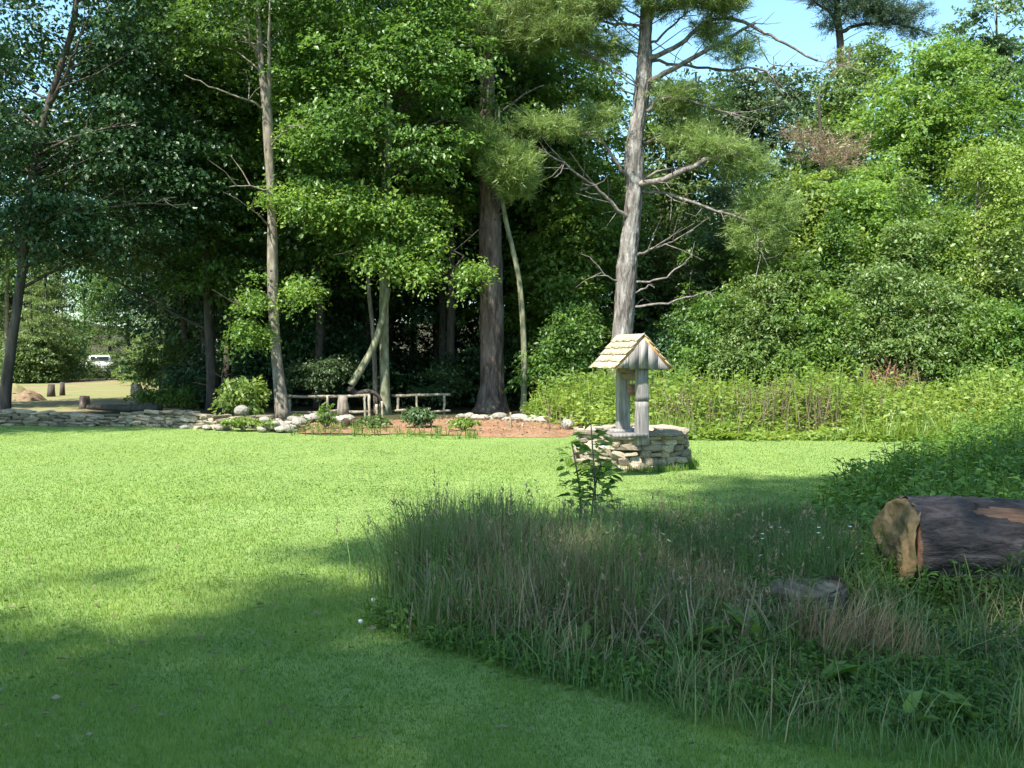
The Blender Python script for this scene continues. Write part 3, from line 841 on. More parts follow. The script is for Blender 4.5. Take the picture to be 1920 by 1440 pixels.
def foliage(tree, blobs, n, per, r, leaf, mat, seed, gap=-9, name='crown', trunk=None, limbs=0, lr=.05, bark=None, holes=None, **kw):
    r2 = np.random.default_rng(seed)
    c, d = blob_points(blobs, n, r2, gap=gap, gseed=seed)
    if holes is not None:       # openings in the crown that let sun through to the lawn
        gp = c[:, :2] + c[:, 2:] * np.array((sx_, sy_))
        keep = np.all([np.hypot(gp[:, 0] - a, (gp[:, 1] - b) * .8) > q for a, b, q in holes], axis=0)
        c, d = c[keep], d[keep]
    V, Q, T, t = spray_leaves(c, d, per, r, leaf, r2, **kw)
    o = put(name, tree, V, Q, T, mat, {'tint': t}); o['kind'] = 'stuff'
    if limbs and trunk is not None:
        mb = limb_paths(trunk, c, r2, limbs, lr)
        if mb.n:
            V, Q, T = mb.arr(); o2 = put('limbwork', tree, V, Q, T, bark or M['bark_dark']); o2['kind'] = 'stuff'
    return c
def needles(tree, blobs, n, per, r, L, w, mat, seed, gap=-9, name='needles', trunk=None, limbs=0, lr=.03, bark=None, spread=.75):
    r2 = np.random.default_rng(seed)
    c, d = blob_points(blobs, n, r2, gap=gap, gseed=seed)
    V, Q, T, t = needle_tufts(c, d, per, r, L, w, r2, spread)
    o = put(name, tree, V, Q, T, mat, {'tint': t}); o['kind'] = 'stuff'
    if limbs and trunk is not None:
        mb = limb_paths(trunk, c, r2, limbs, lr)
        if mb.n:
            V, Q, T = mb.arr(); o2 = put('limbwork', tree, V, Q, T, bark or M['dead_wood']); o2['kind'] = 'stuff'
    return c
def tree_at(name, label, cat, px, D, group=None):
    return empty(name, (P(px, 700, D)[0], D, 0), label, cat, group)

# --- tall pine behind the well
D = 27.0
t5 = tree_at('pine_tree', 'tall pine behind the well with bare crooked branches down its grey trunk', 'tree', 1160, D)
ax, m5 = px_trunk([(1159, 760, 50), (1162, 700, 45), (1167, 620, 38), (1175, 520, 38), (1179, 470, 34), (1184, 420, 32), (1190, 350, 33), (1188, 290, 36), (1192, 250, 29), (1200, 200, 28), (1207, 140, 28), (1211, 60, 24), (1218, -40, 24), (1224, -200, 18), (1228, -420, 10), (1230, -560, 3)], D, 170, 44, .05, 3, .15)
m5 = barkify(m5, D, .016, 3)
put('trunk', t5, *m5, M['bark_pine'])
def z2(L): return [(960 + x / 2.322, y / 2.322) for x, y in L]
BR = [([(610, 250), (720, 200), (800, 130), (915, 75), (1080, 130), (1180, 185), (1330, 265)], 11, 4, 3, -.8),
      ([(630, 340), (740, 280), (900, 190), (1060, 100)], 14, 5, 4, -.6),
      ([(650, 270), (800, 290), (950, 305), (1090, 300), (1180, 420)], 7, 3, 4, .6),
      ([(600, 480), (640, 435), (730, 430), (900, 475), (1040, 520)], 8, 3, 3, -.5),
      ([(570, 625), (630, 605), (690, 640), (900, 630), (1000, 620)], 6, 2, 3, .3),
      ([(575, 800), (700, 770), (860, 690), (1000, 665)], 15, 7, 3, -.9),
      ([(590, 770), (650, 740), (720, 735)], 7, 2, 1, .2),
      ([(600, 830), (720, 860), (830, 900), (1000, 950), (1060, 1000), (1095, 1130)], 8, 3, 5, -.7),
      ([(495, 760), (450, 700), (380, 600), (280, 570), (80, 520)], 9, 3, 5, -.6),
      ([(495, 940), (420, 870), (350, 810), (240, 720), (130, 660)], 9, 3, 5, -.8),
      ([(570, 110), (440, 100), (250, 60), (160, 40)], 7, 3, 4, -.5),
      ([(550, 1110), (590, 1090), (680, 1060), (790, 1000)], 7, 2, 2, -.3),
      ([(545, 1232), (650, 1215), (720, 1170), (760, 1130)], 6, 2, 1, -.4),
      ([(540, 1275), (600, 1245), (620, 1255)], 5, 2, 0, -.3),
      ([(545, 1335), (680, 1320), (800, 1285), (850, 1270)], 6, 2, 1, -.4),
      ([(455, 1220), (400, 1190), (340, 1120)], 5, 2, 1, -.2),
      ([(800, 320), (840, 420), (870, 470)], 4, 1.5, 1, 0), ([(820, 330), (800, 400), (780, 440)], 3, 1.5, 0, 0),
      ([(620, 180), (700, 110), (760, 60), (820, 20)], 6, 2, 3, .3), ([(590, 100), (500, 40), (430, 10)], 6, 2, 2, .3),
      ([(1060, 150), (1100, 240), (1150, 300)], 3, 1.5, 1, -.5), ([(340, 810), (300, 830), (310, 800)], 5, 2, 1, -.5)]
for i, (pl, w0, w1, tw, dd) in enumerate(BR):
    rows = z2(pl)
    if i not in (16, 17, 20, 21):
        yy = [760, 700, 620, 520, 470, 420, 350, 290, 250, 200, 140, 60, -40]; xx = [1159, 1162, 1167, 1175, 1179, 1184, 1190, 1188, 1192, 1200, 1207, 1211, 1218]
        rows = [(float(np.interp(-rows[0][1] - 3, [-v for v in yy], xx)), rows[0][1] + 3)] + rows
    add_branch(t5, rows, D, w0, w1, M['dead_wood'], 'branch', 300 + i, 7 if w0 > 8 else 5, dd, tw * 3)
needles(t5, [px_blob(1035, 30, 85, 40, 26.6, 1.2), px_blob(930, 40, 60, 40, 26.2, 1.0), px_blob(1060, 60, 60, 24, 26.0, .8), px_blob(1000, 70, 60, 22, 26.4, .8), px_blob(1110, 10, 60, 22, 26.5, .8), px_blob(1290, -2, 100, 28, 26.4, 1.2), px_blob(1350, 5, 50, 22, 26.2, .8),
             px_blob(1220, -140, 190, 110, 27, 2.4), px_blob(1228, -350, 110, 130, 27, 1.6)], 4600, 28, .24, .22, .020, M['needle'], 51, -.35, trunk=ax, limbs=40)
needles(t5, [px_blob(1080, 240, 75, 22, 26.3, .7), px_blob(1120, 215, 50, 20, 26.5, .6), px_blob(1340, 280, 70, 26, 26.4, .7), px_blob(1380, 95, 45, 26, 26.5, .6), px_blob(1330, 60, 50, 26, 27, .8), px_blob(1420, 440, 60, 40, 26.6, .8),
             px_blob(1010, 235, 60, 18, 26.3, .6), px_blob(1500, 75, 30, 16, 26.3, .4, .5), px_blob(1320, 190, 60, 30, 27.2, .8), px_blob(1290, 260, 70, 20, 27, .6), px_blob(1400, 310, 60, 30, 26.6, .7), px_blob(1130, 90, 60, 26, 27, .8), px_blob(1440, 400, 70, 50, 26.8, .9), px_blob(1260, 180, 60, 30, 27, .8)], 2400, 22, .22, .18, .016, M['needle'], 52, -.45, name='sparse_needles', trunk=ax, limbs=0)

# --- broad trunk left of it
D = 27.6
t2 = tree_at('pine_tree', 'broad reddish-brown pine trunk with flared foot behind the mulch bed', 'tree', 921, D)
ax, m2 = px_trunk([(921, 776, 50), (922, 720, 44), (922, 620, 44), (921, 500, 42), (919, 400, 38), (917, 300, 33), (914, 200, 28), (912, 100, 25), (911, 0, 22), (910, -200, 15), (910, -420, 6)], D, 150, 44, .04, 8, .45)
m2 = barkify(m2, D, .016, 8)
put('trunk', t2, *m2, M['bark_red'])
add_branch(t2, [(917, 330), (940, 300), (960, 285)], D, 7, 3, M['dead_wood'], seed=400, dd=-1.4)
add_branch(t2, [(914, 255), (935, 215), (985, 175), (1020, 160)], D, 6, 2, M['dead_wood'], seed=401, dd=-.6)
add_branch(t2, [(912, 240), (890, 270), (870, 280)], D, 7, 3, M['dead_wood'], seed=402, dd=-1.2)
needles(t2, [px_blob(958, 310, 52, 42, 26.0, .8), px_blob(965, 335, 40, 36, 26.0, .6), px_blob(905, 270, 42, 24, 26.2, .7), px_blob(900, 245, 30, 18, 26.4, .5)], 1000, 28, .22, .22, .019, M['needle'], 53, trunk=ax, limbs=10)
needles(t2, [px_blob(940, 30, 90, 60, 27.6, 2.0), px_blob(905, -150, 150, 110, 27.6, 2.4), px_blob(910, -340, 90, 120, 27.6, 1.6)], 1800, 24, .22, .18, .018, M['needle'], 54, -.3, name='upper_needles', trunk=ax, limbs=24)

# --- forked pair left of the broad trunk
D = 26.2
t4 = tree_at('maple_tree', 'straight greenish maple trunk beside the leaning pole, between the two railings', 'tree', 722, D)
ax, m4 = px_trunk([(722, 772, 21), (721, 700, 18), (720, 600, 17), (721, 500, 17), (724, 400, 16), (727, 300, 14), (728, 150, 12), (726, 0, 9), (722, -200, 5), (720, -330, 2)], D, 34, 12, .04, 5, .25)
put('trunk', t4, *m4, M['bark_mossy'])
for i, b in enumerate([[(722, 480), (760, 455), (800, 450), (870, 480)], [(722, 500), (700, 478), (680, 480)], [(725, 400), (690, 370), (620, 380), (570, 395)], [(727, 300), (790, 240), (850, 220)], [(728, 180), (660, 120), (600, 90)]]):
    add_branch(t4, b, D, 5, 2, M['bark_dark'], seed=420 + i, dd=-1.0, twigs=5)
foliage(t4, [px_blob(700, 150, 170, 120, 25.8, 2.2), px_blob(820, 90, 110, 110, 25.6, 1.8), px_blob(640, 250, 110, 60, 25.2, 1.4), px_blob(800, 270, 90, 80, 25.5, 1.4), px_blob(690, 420, 100, 60, 25.8, 1.2, .7), px_blob(600, 330, 90, 60, 25.6, 1.2, .7), px_blob(560, 160, 70, 80, 26, 1.3), px_blob(700, -60, 190, 120, 26, 2.4), px_blob(710, -230, 130, 110, 26.2, 2)],
        1150, 42, .55, .125, M['maple'], 61, -.5, trunk=ax, limbs=40)
foliage(t4, [px_blob(660, 380, 105, 34, 25.0, .9), px_blob(600, 360, 50, 22, 24.8, .5), px_blob(722, 478, 46, 26, 24.9, .5), px_blob(862, 475, 48, 40, 25.0, .5), px_blob(780, 500, 40, 22, 24.9, .4), px_blob(830, 450, 50, 26, 25.1, .5), px_blob(890, 505, 26, 16, 24.9, .3), px_blob(780, 400, 80, 40, 25.3, .8, .5)],
        360, 30, .42, .12, M['bright'], 62, -.35, name='low_sprays', droop=.8, flat=.22)
t4b = tree_at('thin_tree', 'thin pale trunk just left of the greenish maple trunk', 'tree', 704, D + .3)
ax, m = px_trunk([(705, 768, 10), (703, 700, 9), (699, 620, 8), (692, 550, 8), (690, 480, 7), (694, 400, 6), (700, 300, 4)], D + .3, 26, 8, .04, 6)
put('trunk', t4b, *m, M['bark_grey'])
foliage(t4b, [px_blob(700, 330, 50, 50, D, .8)], 40, 30, .4, .12, M['maple'], 66)
t4c = tree_at('bent_tree', 'leaning bent pole that arches down to a broken end beside the maple trunk', 'tree', 720, D - .2)
V, Q, T = tube(spline([P(728, 540, 26.0), P(716, 600, 25.9), P(700, 650, 25.8), (P(676, 693, 25.7)), P(658, 722, 25.6)], 22), np.linspace(.075, .10, 22), 10, .05, seed=9)
put('leaning_stem', t4c, V, Q, T, M['bark_mossy'])
V, Q, T = tube(spline([P(656, 727, 25.6), P(668, 737, 25.7), P(690, 734, 25.8), P(708, 742, 25.9), P(719, 765, 26.0)], 18), np.r_[.11, .10, np.linspace(.07, .045, 16)], 9, .12, seed=10)
put('broken_foot', t4c, V, Q, T, M['bark_dark'])
# --- slender curved tree right of the broad trunk
D = 26.6
t3 = tree_at('slender_tree', 'slender curved pale-barked tree just right of the broad trunk', 'tree', 982, D)
ax, m = px_trunk([(981, 772, 12), (983, 700, 11), (981, 620, 11), (974, 530, 10), (962, 470, 9), (950, 420, 9), (943, 380, 8), (938, 320, 7), (935, 200, 5)], D, 34, 9, .04, 7, .2)
put('trunk', t3, *m, M['bark_mossy'])
foliage(t3, [px_blob(950, 220, 60, 70, 27, 1.0)], 60, 30, .45, .12, M['maple'], 63)
# --- slender leaning tree before the left railing
D = 24.8
t1 = tree_at('slender_tree', 'slender leaning tree with a lit trunk at the left end of the railing', 'tree', 528, D)
ax, m = px_trunk([(531, 782, 28), (524, 720, 22), (517, 650, 20), (512, 560, 20), (511, 480, 20), (510, 400, 17), (506, 320, 17), (503, 260, 19), (500, 200, 18), (492, 140, 14), (487, 80, 10), (484, 0, 8), (480, -120, 5)], D, 42, 14, .05, 4, .15)
put('trunk', t1, *m, M['bark_grey'])
for i, (b, w) in enumerate([([(500, 210), (470, 190), (400, 165), (345, 140)], 5), ([(510, 430), (490, 408), (478, 398)], 5), ([(505, 275), (530, 250), (541, 235)], 4), ([(487, 120), (478, 95), (468, 70), (455, 20)], 6),
                            ([(502, 215), (505, 120), (505, 40), (504, -60)], 10), ([(511, 360), (470, 350), (430, 350)], 4), ([(512, 590), (480, 570), (450, 575)], 3)]):
    add_branch(t1, b, D, w, 1.5, M['bark_grey'], seed=440 + i, dd=-.7, twigs=2)
foliage(t1, [px_blob(480, -40, 130, 90, 25, 1.8), px_blob(400, 60, 90, 70, 25, 1.4), px_blob(480, -190, 110, 110, 25, 1.6), px_blob(560, 40, 60, 60, 25.6, 1.2)], 330, 38, .55, .12, M['maple'], 64, -.5, trunk=ax, limbs=20, bark=M['bark_grey'])
foliage(t1, [px_blob(480, 362, 52, 20, 24.2, .5), px_blob(560, 375, 40, 24, 24.4, .5), px_blob(465, 560, 40, 26, 24.4, .4), px_blob(470, 620, 38, 26, 24.4, .4), px_blob(565, 540, 40, 30, 24.8, .5), px_blob(430, 450, 70, 40, 25, .7), px_blob(560, 250, 50, 30, 25.0, .6), px_blob(455, 510, 40, 22, 24.6, .4)],
        250, 30, .40, .10, M['bright'], 65, -.3, name='low_sprays', droop=.6, flat=.2)
# --- big dark tree on the far left
D = 24.2
t6 = tree_at('dark_tree', 'leaning dark trunk at the left edge carrying a broad shaded crown', 'tree', 8, D)
ax, m = px_trunk([(5, 792, 25), (12, 720, 20), (22, 650, 18), (33, 570, 17), (42, 500, 17), (50, 420, 16), (62, 320, 15), (85, 220, 13), (115, 120, 11), (140, 30, 11), (150, -150, 7), (150, -300, 3)], D, 40, 14, .05, 14, .2)
put('trunk', t6, *m, M['bark_dark'])
for i, (b, w) in enumerate([([(90, 200), (130, 130), (150, 60)], 9), ([(50, 430), (120, 395), (250, 385), (330, 370)], 6), ([(45, 480), (-20, 420), (-80, 400)], 7), ([(70, 290), (160, 250), (260, 230)], 7)]):
    add_branch(t6, b, D, w, 2, M['bark_dark'], seed=460 + i, dd=-.8, twigs=6)
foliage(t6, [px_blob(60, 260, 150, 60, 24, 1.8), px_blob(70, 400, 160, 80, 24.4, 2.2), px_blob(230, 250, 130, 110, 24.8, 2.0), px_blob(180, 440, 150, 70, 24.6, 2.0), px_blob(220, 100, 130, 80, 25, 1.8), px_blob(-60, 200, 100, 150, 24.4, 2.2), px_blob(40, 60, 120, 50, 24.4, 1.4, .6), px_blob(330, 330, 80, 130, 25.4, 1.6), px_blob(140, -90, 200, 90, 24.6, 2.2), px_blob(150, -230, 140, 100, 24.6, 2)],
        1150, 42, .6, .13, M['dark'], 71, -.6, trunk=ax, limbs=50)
tp = tree_at('thin_tree', 'pale slim trunk at the left edge, behind the leaning dark trunk', 'tree', 11, 30)
ax, m = px_trunk([(11, 765, 9), (12, 680, 8), (13, 600, 8), (14, 520, 7), (15, 400, 5)], 30, 20, 8, .03, 2)
put('trunk', tp, *m, M['rail'])

# --- large broadleaf trees closing the canopy behind (each with its own place)
def back_tree(px, D, blobs, n, leaf, mat, seed, label, cat='tree', name='broadleaf_tree', group=None, tw=16, gap=-.6, r=.6, per=40, bark='bark_dark', limbs=26, top=None, **kw):
    t = tree_at(name, label, cat, px, D, group)
    bl = [px_blob(*b) for b in blobs]
    zt = max(b[2] + b[5] * .5 for b in bl) if top is None else top
    cx = np.mean([b[0] for b in bl])
    x0 = P(px, 700, D)[0]
    n_ = 14
    zz = np.linspace(-.1, zt, n_)
    r2 = np.random.default_rng(seed)
    pts = np.c_[x0 + (cx - x0) * np.linspace(0, 1, n_) ** 2 + np.cumsum(r2.normal(0, .04, n_)), np.full(n_, D) + np.cumsum(r2.normal(0, .04, n_)), zz]
    V, Q, T = tube(pts, PXM(tw, D) / 2 * np.linspace(1.1, .2, n_), 9, .05, seed=seed)
    put('trunk', t, V, Q, T, M[bark])
    foliage(t, bl, n, per, r, leaf, mat, seed, gap, trunk=pts, limbs=limbs, bark=M[bark], **kw)
    return t
back_tree(392, 27.5, [(330, 120, 150, 130, 27.5, 2.2), (420, 260, 130, 110, 27.5, 2.0), (380, 400, 110, 90, 27.2, 1.8), (400, 520, 90, 60, 27, 1.4), (210, 190, 130, 120, 28, 2.0), (110, 330, 120, 90, 28, 2.0), (220, 380, 120, 80, 28, 1.8), (190, 480, 110, 40, 27.6, 1.4), (40, 440, 100, 60, 28, 1.6), (330, -80, 160, 100, 27.5, 2.2), (330, -220, 120, 100, 27.5, 2)], 1250, .14, M['maple'], 81, 'dark-trunked maple behind the slender leaning tree, filling the gap to its left')
back_tree(590, 29.5, [(590, 90, 150, 140, 29.5, 2.2), (600, 260, 130, 120, 29.3, 2.0), (590, 430, 110, 80, 29, 1.8), (590, -120, 150, 120, 29.5, 2.2), (590, -290, 110, 100, 29.5, 2)], 800, .15, M['maple'], 82, 'tall maple just behind the left railing, right of the slender leaning tree')
back_tree(850, 30.0, [(840, 80, 130, 130, 30, 2.2), (850, 240, 120, 110, 30, 2.0), (840, 370, 90, 50, 30, 1.5), (840, -120, 140, 110, 30, 2.2), (1010, 110, 90, 110, 30.5, 1.8), (850, -280, 110, 90, 30, 2)], 760, .15, M['bright'], 83, 'bright green maple high behind the broad reddish trunk')
back_tree(1075, 31.0, [(1060, 300, 90, 130, 31, 2.0), (1070, 480, 90, 110, 30.5, 2.0), (1080, 620, 90, 90, 30, 1.6), (1120, 170, 60, 70, 31.5, 1.4), (1000, 560, 50, 120, 31, 1.2), (1150, 420, 60, 160, 31.5, 1.4), (1090, 400, 70, 60, 29, 1.0), (1060, 540, 60, 50, 28.8, 1.0)], 980, .14, M['bright'], 84, 'leafy tree filling the gap between the slender curved tree and the pine', gap=-.7)
back_tree(1260, 36.0, [(1260, 250, 80, 120, 36, 2.4), (1270, 420, 100, 110, 35, 2.4), (1300, 560, 110, 80, 34, 2.2), (1230, 620, 90, 70, 33, 1.8)], 820, .17, M['willow'], 85, 'olive-green tree directly behind the bare pine branches', gap=-.65)
back_tree(1400, 38.0, [(1390, 260, 100, 120, 38, 2.6), (1430, 400, 110, 100, 37, 2.4), (1380, 190, 60, 60, 38, 1.8), (1480, 180, 60, 60, 39, 1.6)], 700, .17, M['bluegreen'], 86, 'tall grey-green tree right of the pine below the open sky', gap=-.6)
back_tree(1590, 44.0, [(1570, 200, 80, 70, 44, 2.6), (1620, 130, 55, 65, 45, 2.0), (1560, 300, 100, 90, 43, 2.6)], 560, .19, M['willow'], 87, 'olive pine-like tree under the hanging pine bough', gap=-.5)
back_tree(1740, 40.0, [(1750, 180, 110, 110, 40, 3.0), (1690, 260, 110, 100, 39, 2.6), (1800, 280, 110, 120, 39, 2.6), (1640, 330, 80, 70, 38, 2), (1780, 120, 80, 50, 40, 2)], 1000, .17, M['bright'], 88, 'largest rounded green tree at upper right, touching the sky', gap=-.65)
back_tree(1860, 52.0, [(1850, 90, 80, 90, 52, 3), (1890, 50, 70, 60, 52, 2.4), (1850, 180, 80, 60, 52, 2.4)], 420, .21, M['bluegreen'], 89, 'tall thin-leaved pale tree in the top right corner', gap=-.05)
back_tree(1470, 30.0, [(1480, 400, 90, 80, 30, 2.0), (1500, 370, 50, 50, 29.5, 1.4), (1430, 480, 90, 70, 29.5, 1.8), (1520, 480, 80, 80, 29, 1.8)], 620, .14, M['weed'], 90, 'yellow-green round-topped young tree in the middle of the right slope', gap=-.7)
back_tree(1640, 29.5, [(1640, 400, 80, 75, 29.5, 1.8), (1590, 380, 50, 50, 29.5, 1.4), (1680, 470, 70, 80, 29, 1.6), (1600, 490, 80, 70, 29, 1.6)], 600, .14, M['bright'], 91, 'bright young tree right of the round-topped yellow-green one', gap=-.7)
back_tree(1850, 28.0, [(1830, 420, 70, 110, 28, 1.6), (1880, 350, 70, 80, 28, 1.6), (1810, 520, 80, 60, 27, 1.5), (1900, 480, 70, 90, 27, 1.6), (1840, 310, 40, 60, 28, 1)], 620, .10, M['weed'], 92, 'feathery yellow-green tree at the right edge with a thin pale stem', gap=-.45, bark='bark_grey', tw=9)
back_tree(1960, 36.0, [(1900, 280, 80, 100, 36, 2.2), (1960, 400, 90, 160, 36, 2.4), (1990, 200, 100, 150, 37, 2.6)], 520, .16, M['maple'], 93, 'dark green tree cut by the right edge of the view')

# pine bough from a pine outside the top, and a dead brown tree behind the slope
tq = tree_at('pine_tree', 'pine at upper right with a long dark bough across the open sky', 'tree', 1575, 47)
ax, m = px_trunk([(1575, 740, 22), (1578, 560, 20), (1577, 400, 18), (1576, 200, 16), (1576, 90, 14), (1570, 20, 12), (1565, -120, 9), (1560, -300, 3)], 47, 30, 10, .05, 31)
put('trunk', tq, *m, M['bark_dark'])
for i, b in enumerate([[(1576, 70), (1560, 30), (1530, 5), (1500, -20)], [(1576, 60), (1610, 47), (1680, 45), (1735, 60)], [(1574, 30), (1600, 0), (1640, -20)]]):
    add_branch(tq, b, 47, 8, 3, M['bark_dark'], seed=480 + i, dd=-.6, twigs=8)
needles(tq, [px_blob(1600, 10, 70, 26, 46.5, 1.4), px_blob(1590, -30, 110, 30, 46.5, 1.4), px_blob(1690, 25, 60, 18, 46.3, .9), px_blob(1560, 45, 30, 22, 46.6, .7), px_blob(1660, 42, 60, 16, 46.4, 1.0), px_blob(1720, 60, 40, 10, 46.3, .7), px_blob(1550, -10, 50, 24, 46.5, 1.2), px_blob(1640, 15, 60, 26, 46.4, 1.2), px_blob(1565, -140, 110, 90, 47, 2.4)], 1900, 24, .28, .24, .026, M['needle_dark'], 94, trunk=ax, limbs=14, bark=M['bark_dark'])
td = tree_at('dead_pine', 'dead brown pine bough hanging in front of the grey-green tree', 'tree', 1555, 34)
ax, m = px_trunk([(1555, 740, 12), (1550, 560, 11), (1545, 400, 9), (1540, 280, 7), (1535, 180, 3)], 34, 24, 8, .05, 32)
put('trunk', td, *m, M['bark_dark'])
needles(td, [px_blob(1560, 280, 75, 30, 33.5, 1.2), px_blob(1570, 305, 50, 20, 33.4, .8), px_blob(1510, 255, 40, 20, 33.6, .8), px_blob(1570, 120, 45, 18, 34, .8, .5)], 190, 16, .30, .22, .020, M['dead'], 95, trunk=ax, limbs=14, bark=M['dead_wood'])

# --- shrubs
def shrub(px, D, blobs, n, leaf, mat, seed, label, group=None, per=30, r=.32, gap=-.8, name='shrub', limbs=12, bark='bark_dark', cat='shrub', **kw):
    t = tree_at(name, label, cat, px, D, group)
    bl = [px_blob(*b) for b in blobs]
    x0 = t.location[0]
    fan = []
    r2 = np.random.default_rng(seed)
    top = max(b[2] for b in bl)
    fan = np.array([(x0 + r2.normal(0, .03), D + r2.normal(0, .03), z_) for z_ in np.linspace(0, top * .8, 8)])
    foliage(t, bl, n, per, r, leaf, mat, seed, gap, name='foliage', **kw)
    c, d = blob_points(bl, 60, r2)
    mb = limb_paths(fan, c, r2, limbs, .025); mb.add(*tube(fan, np.linspace(.035, .012, 8), 6, cap=False))
    V, Q, T = mb.arr(); put('stems', t, V, Q, T, M[bark])['kind'] = 'stuff'
    t.children[-1].name = 'stem'
    return t
shrub(420, 23.6, [(400, 690, 50, 30, 23.4, .8), (450, 670, 60, 26, 23.4, .8), (370, 700, 36, 24, 23.2, .5), (480, 700, 40, 30, 23.6, .6), (430, 720, 60, 26, 23.4, .7), (440, 745, 50, 20, 23.4, .6)], 190, .12, M['weed'], 101, 'bright sunlit bush behind the wall, left of the slender leaning tree', gap=-.15, r=.42, droop=.3)
shrub(300, 33, [(300, 670, 50, 40, 33, 1.2), (330, 690, 36, 40, 32.5, 1.0), (270, 690, 40, 30, 33, 1), (340, 650, 30, 30, 33, .8)], 260, .11, M['willow'], 102, 'pale feathery bush at the right edge of the far clearing')
shrub(320, 30, [(300, 745, 50, 20, 30, .8), (350, 740, 40, 22, 29.5, .8)], 150, .10, M['weed_shade'], 103, 'low dark green growth right of the clearing below the feathery bush')
shrub(600, 28.0, [(600, 690, 60, 20, 28, .8), (580, 720, 60, 22, 28, .8), (640, 700, 40, 26, 28, .8), (620, 740, 60, 16, 28, .7)], 240, .09, M['bluegreen'], 104, 'ferny undergrowth bush seen through the left railing')
shrub(830, 28.5, [(830, 700, 40, 14, 28.5, .6), (840, 725, 46, 18, 28.5, .6), (800, 735, 40, 12, 28.5, .5)], 120, .09, M['bluegreen'], 105, 'small ferny bush in the dark behind the right railing')
shrub(545, 30, [(540, 600, 60, 60, 30, 1.2), (560, 660, 50, 40, 30, 1.0)], 150, .12, M['dark'], 106, 'dark understory bush between the slender leaning tree and the wood')
for i, (px, D, rx, ry, py, m_, lb) in enumerate([
    (1060, 27.5, 70, 60, 640, 'maple', 'dark green bush between the slender curved tree and the pine foot'),
    (1270, 28, 80, 60, 660, 'dark', 'dark shaded bush just right of the well roof'),
    (1350, 27, 90, 70, 620, 'maple', 'green bush behind the weeds, second clump right of the well roof'),
    (1440, 26, 90, 90, 600, 'willow', 'olive bush in the centre of the right slope'),
    (1530, 25.5, 90, 80, 620, 'bright', 'fresh green bush above the heap of dead brush, to its left'),
    (1640, 25.5, 90, 100, 590, 'willow', 'largest olive willow-like bush above the brush heap'),
    (1740, 25, 90, 100, 600, 'willow', 'olive willow-like bush right of the brush heap'),
    (1840, 24.5, 80, 80, 640, 'bright', 'bright bush near the right edge behind the weeds'),
    (1920, 24, 80, 90, 660, 'maple', 'green bush cut by the right edge behind the weeds')]):
    shrub(px, D, [(px, py, rx, ry, D, 1.3), (px - 40, py + 60, rx * .8, 40, D - .4, 1.1), (px + 30, py + 70, rx * .8, 40, D - .3, 1.1), (px + 10, py - ry * .7, rx * .5, 30, D, .8)], 430, .115, M[m_], 110 + i, lb, per=30, r=.42, gap=-.55, aspect=.6)

for i, (px, D, py, rx, ry, m_, lb) in enumerate([
    (1345, 30, 470, 34, 120, 'bluegreen', 'upright young tree just right of the drooping pine branch'),
    (1415, 27.5, 540, 32, 90, 'weed', 'slim yellow-green sapling left of the olive bush on the slope'),
    (1560, 27.5, 500, 36, 110, 'maple', 'upright dark green young tree between the two round bright crowns'),
    (1700, 27, 470, 36, 120, 'willow', 'upright olive young tree above the brush heap, to its right'),
    (1775, 27, 520, 34, 110, 'bright', 'slim bright sapling left of the feathery yellow-green tree'),
    (1880, 26, 560, 34, 110, 'willow', 'slim olive sapling near the right edge before the feathery tree'),
    (1500, 26.2, 560, 30, 80, 'bright', 'slim bright sapling behind the olive bush in mid slope'),
    (1300, 28.6, 560, 34, 110, 'maple', 'upright young tree behind the shaded bush right of the well')]):
    back_tree(px, D, [(px, py, rx, ry, D, .8), (px - 18, py + ry * .6, rx * 1.3, ry * .5, D, .9), (px + 16, py + ry * .9, rx * 1.4, ry * .5, D, .9), (px + 4, py - ry * .8, rx * .45, ry * .5, D, .4)],
              330, .115, M[m_], 140 + i, lb, name='young_tree', tw=4, r=.42, per=30, limbs=14, gap=-.35, group='upright young trees on the right slope', droop=.5)

# ------------------------------------------------------------------ trees deeper in the wood (shared crowns)
def arche(seed, mat, h=14, rad=3.0, n=620, leaf=.19, low=3.2, conifer=False):
    r2 = np.random.default_rng(seed)
    if conifer:
        bl = [(0, 0, low + (h - low) * t, rad * (1.05 - t), rad * (1.05 - t), .35, 1.6) for t in np.linspace(0, 1, 11)]
        c, d = blob_points(bl, n, r2); V, Q, T, tt = spray_leaves(c, d, 36, .6, leaf, r2, droop=.5, flat=.05, aspect=.35)
    else:
        bl = [(r2.normal(0, rad * .3), r2.normal(0, rad * .3), low + (h - low) * t, rad * s, rad * s, (h - low) * .17, 1) for t, s in ((.12, .7), (.3, .95), (.45, 1.0), (.6, .95), (.78, .8), (.92, .5))]
        c, d = blob_points(bl, n, r2, gap=-.7, gseed=seed); V, Q, T, tt = spray_leaves(c, d, 38, .75, leaf, r2)
    cm = mesh('crown', V, Q, T, mat, {'tint': tt})
    n_ = 12
    pts = np.c_[np.cumsum(r2.normal(0, .05, n_)), np.cumsum(r2.normal(0, .05, n_)), np.linspace(-.1, h * .92, n_)]
    mb = MB(); mb.add(*tube(pts, np.linspace(.17, .03, n_), 8, .05, seed=seed))
    lm = limb_paths(pts, c, r2, 24, .04)
    if lm.n: mb.add(*lm.arr())
    V, Q, T = mb.arr()
    return mesh('trunk', V, Q, T, M['bark_dark']), cm
AR = [arche(501, M['dark'], 15, 3.3), arche(502, M['maple'], 13, 3.0), arche(503, M['dark'], 14, 3.0, low=2.2), arche(504, M['needle_dark'], 12, 2.4, 520, .2, 1.2, True), arche(505, M['willow'], 11, 2.8), arche(506, M['needle'], 12, 2.6, 560, .2, .6, True)]
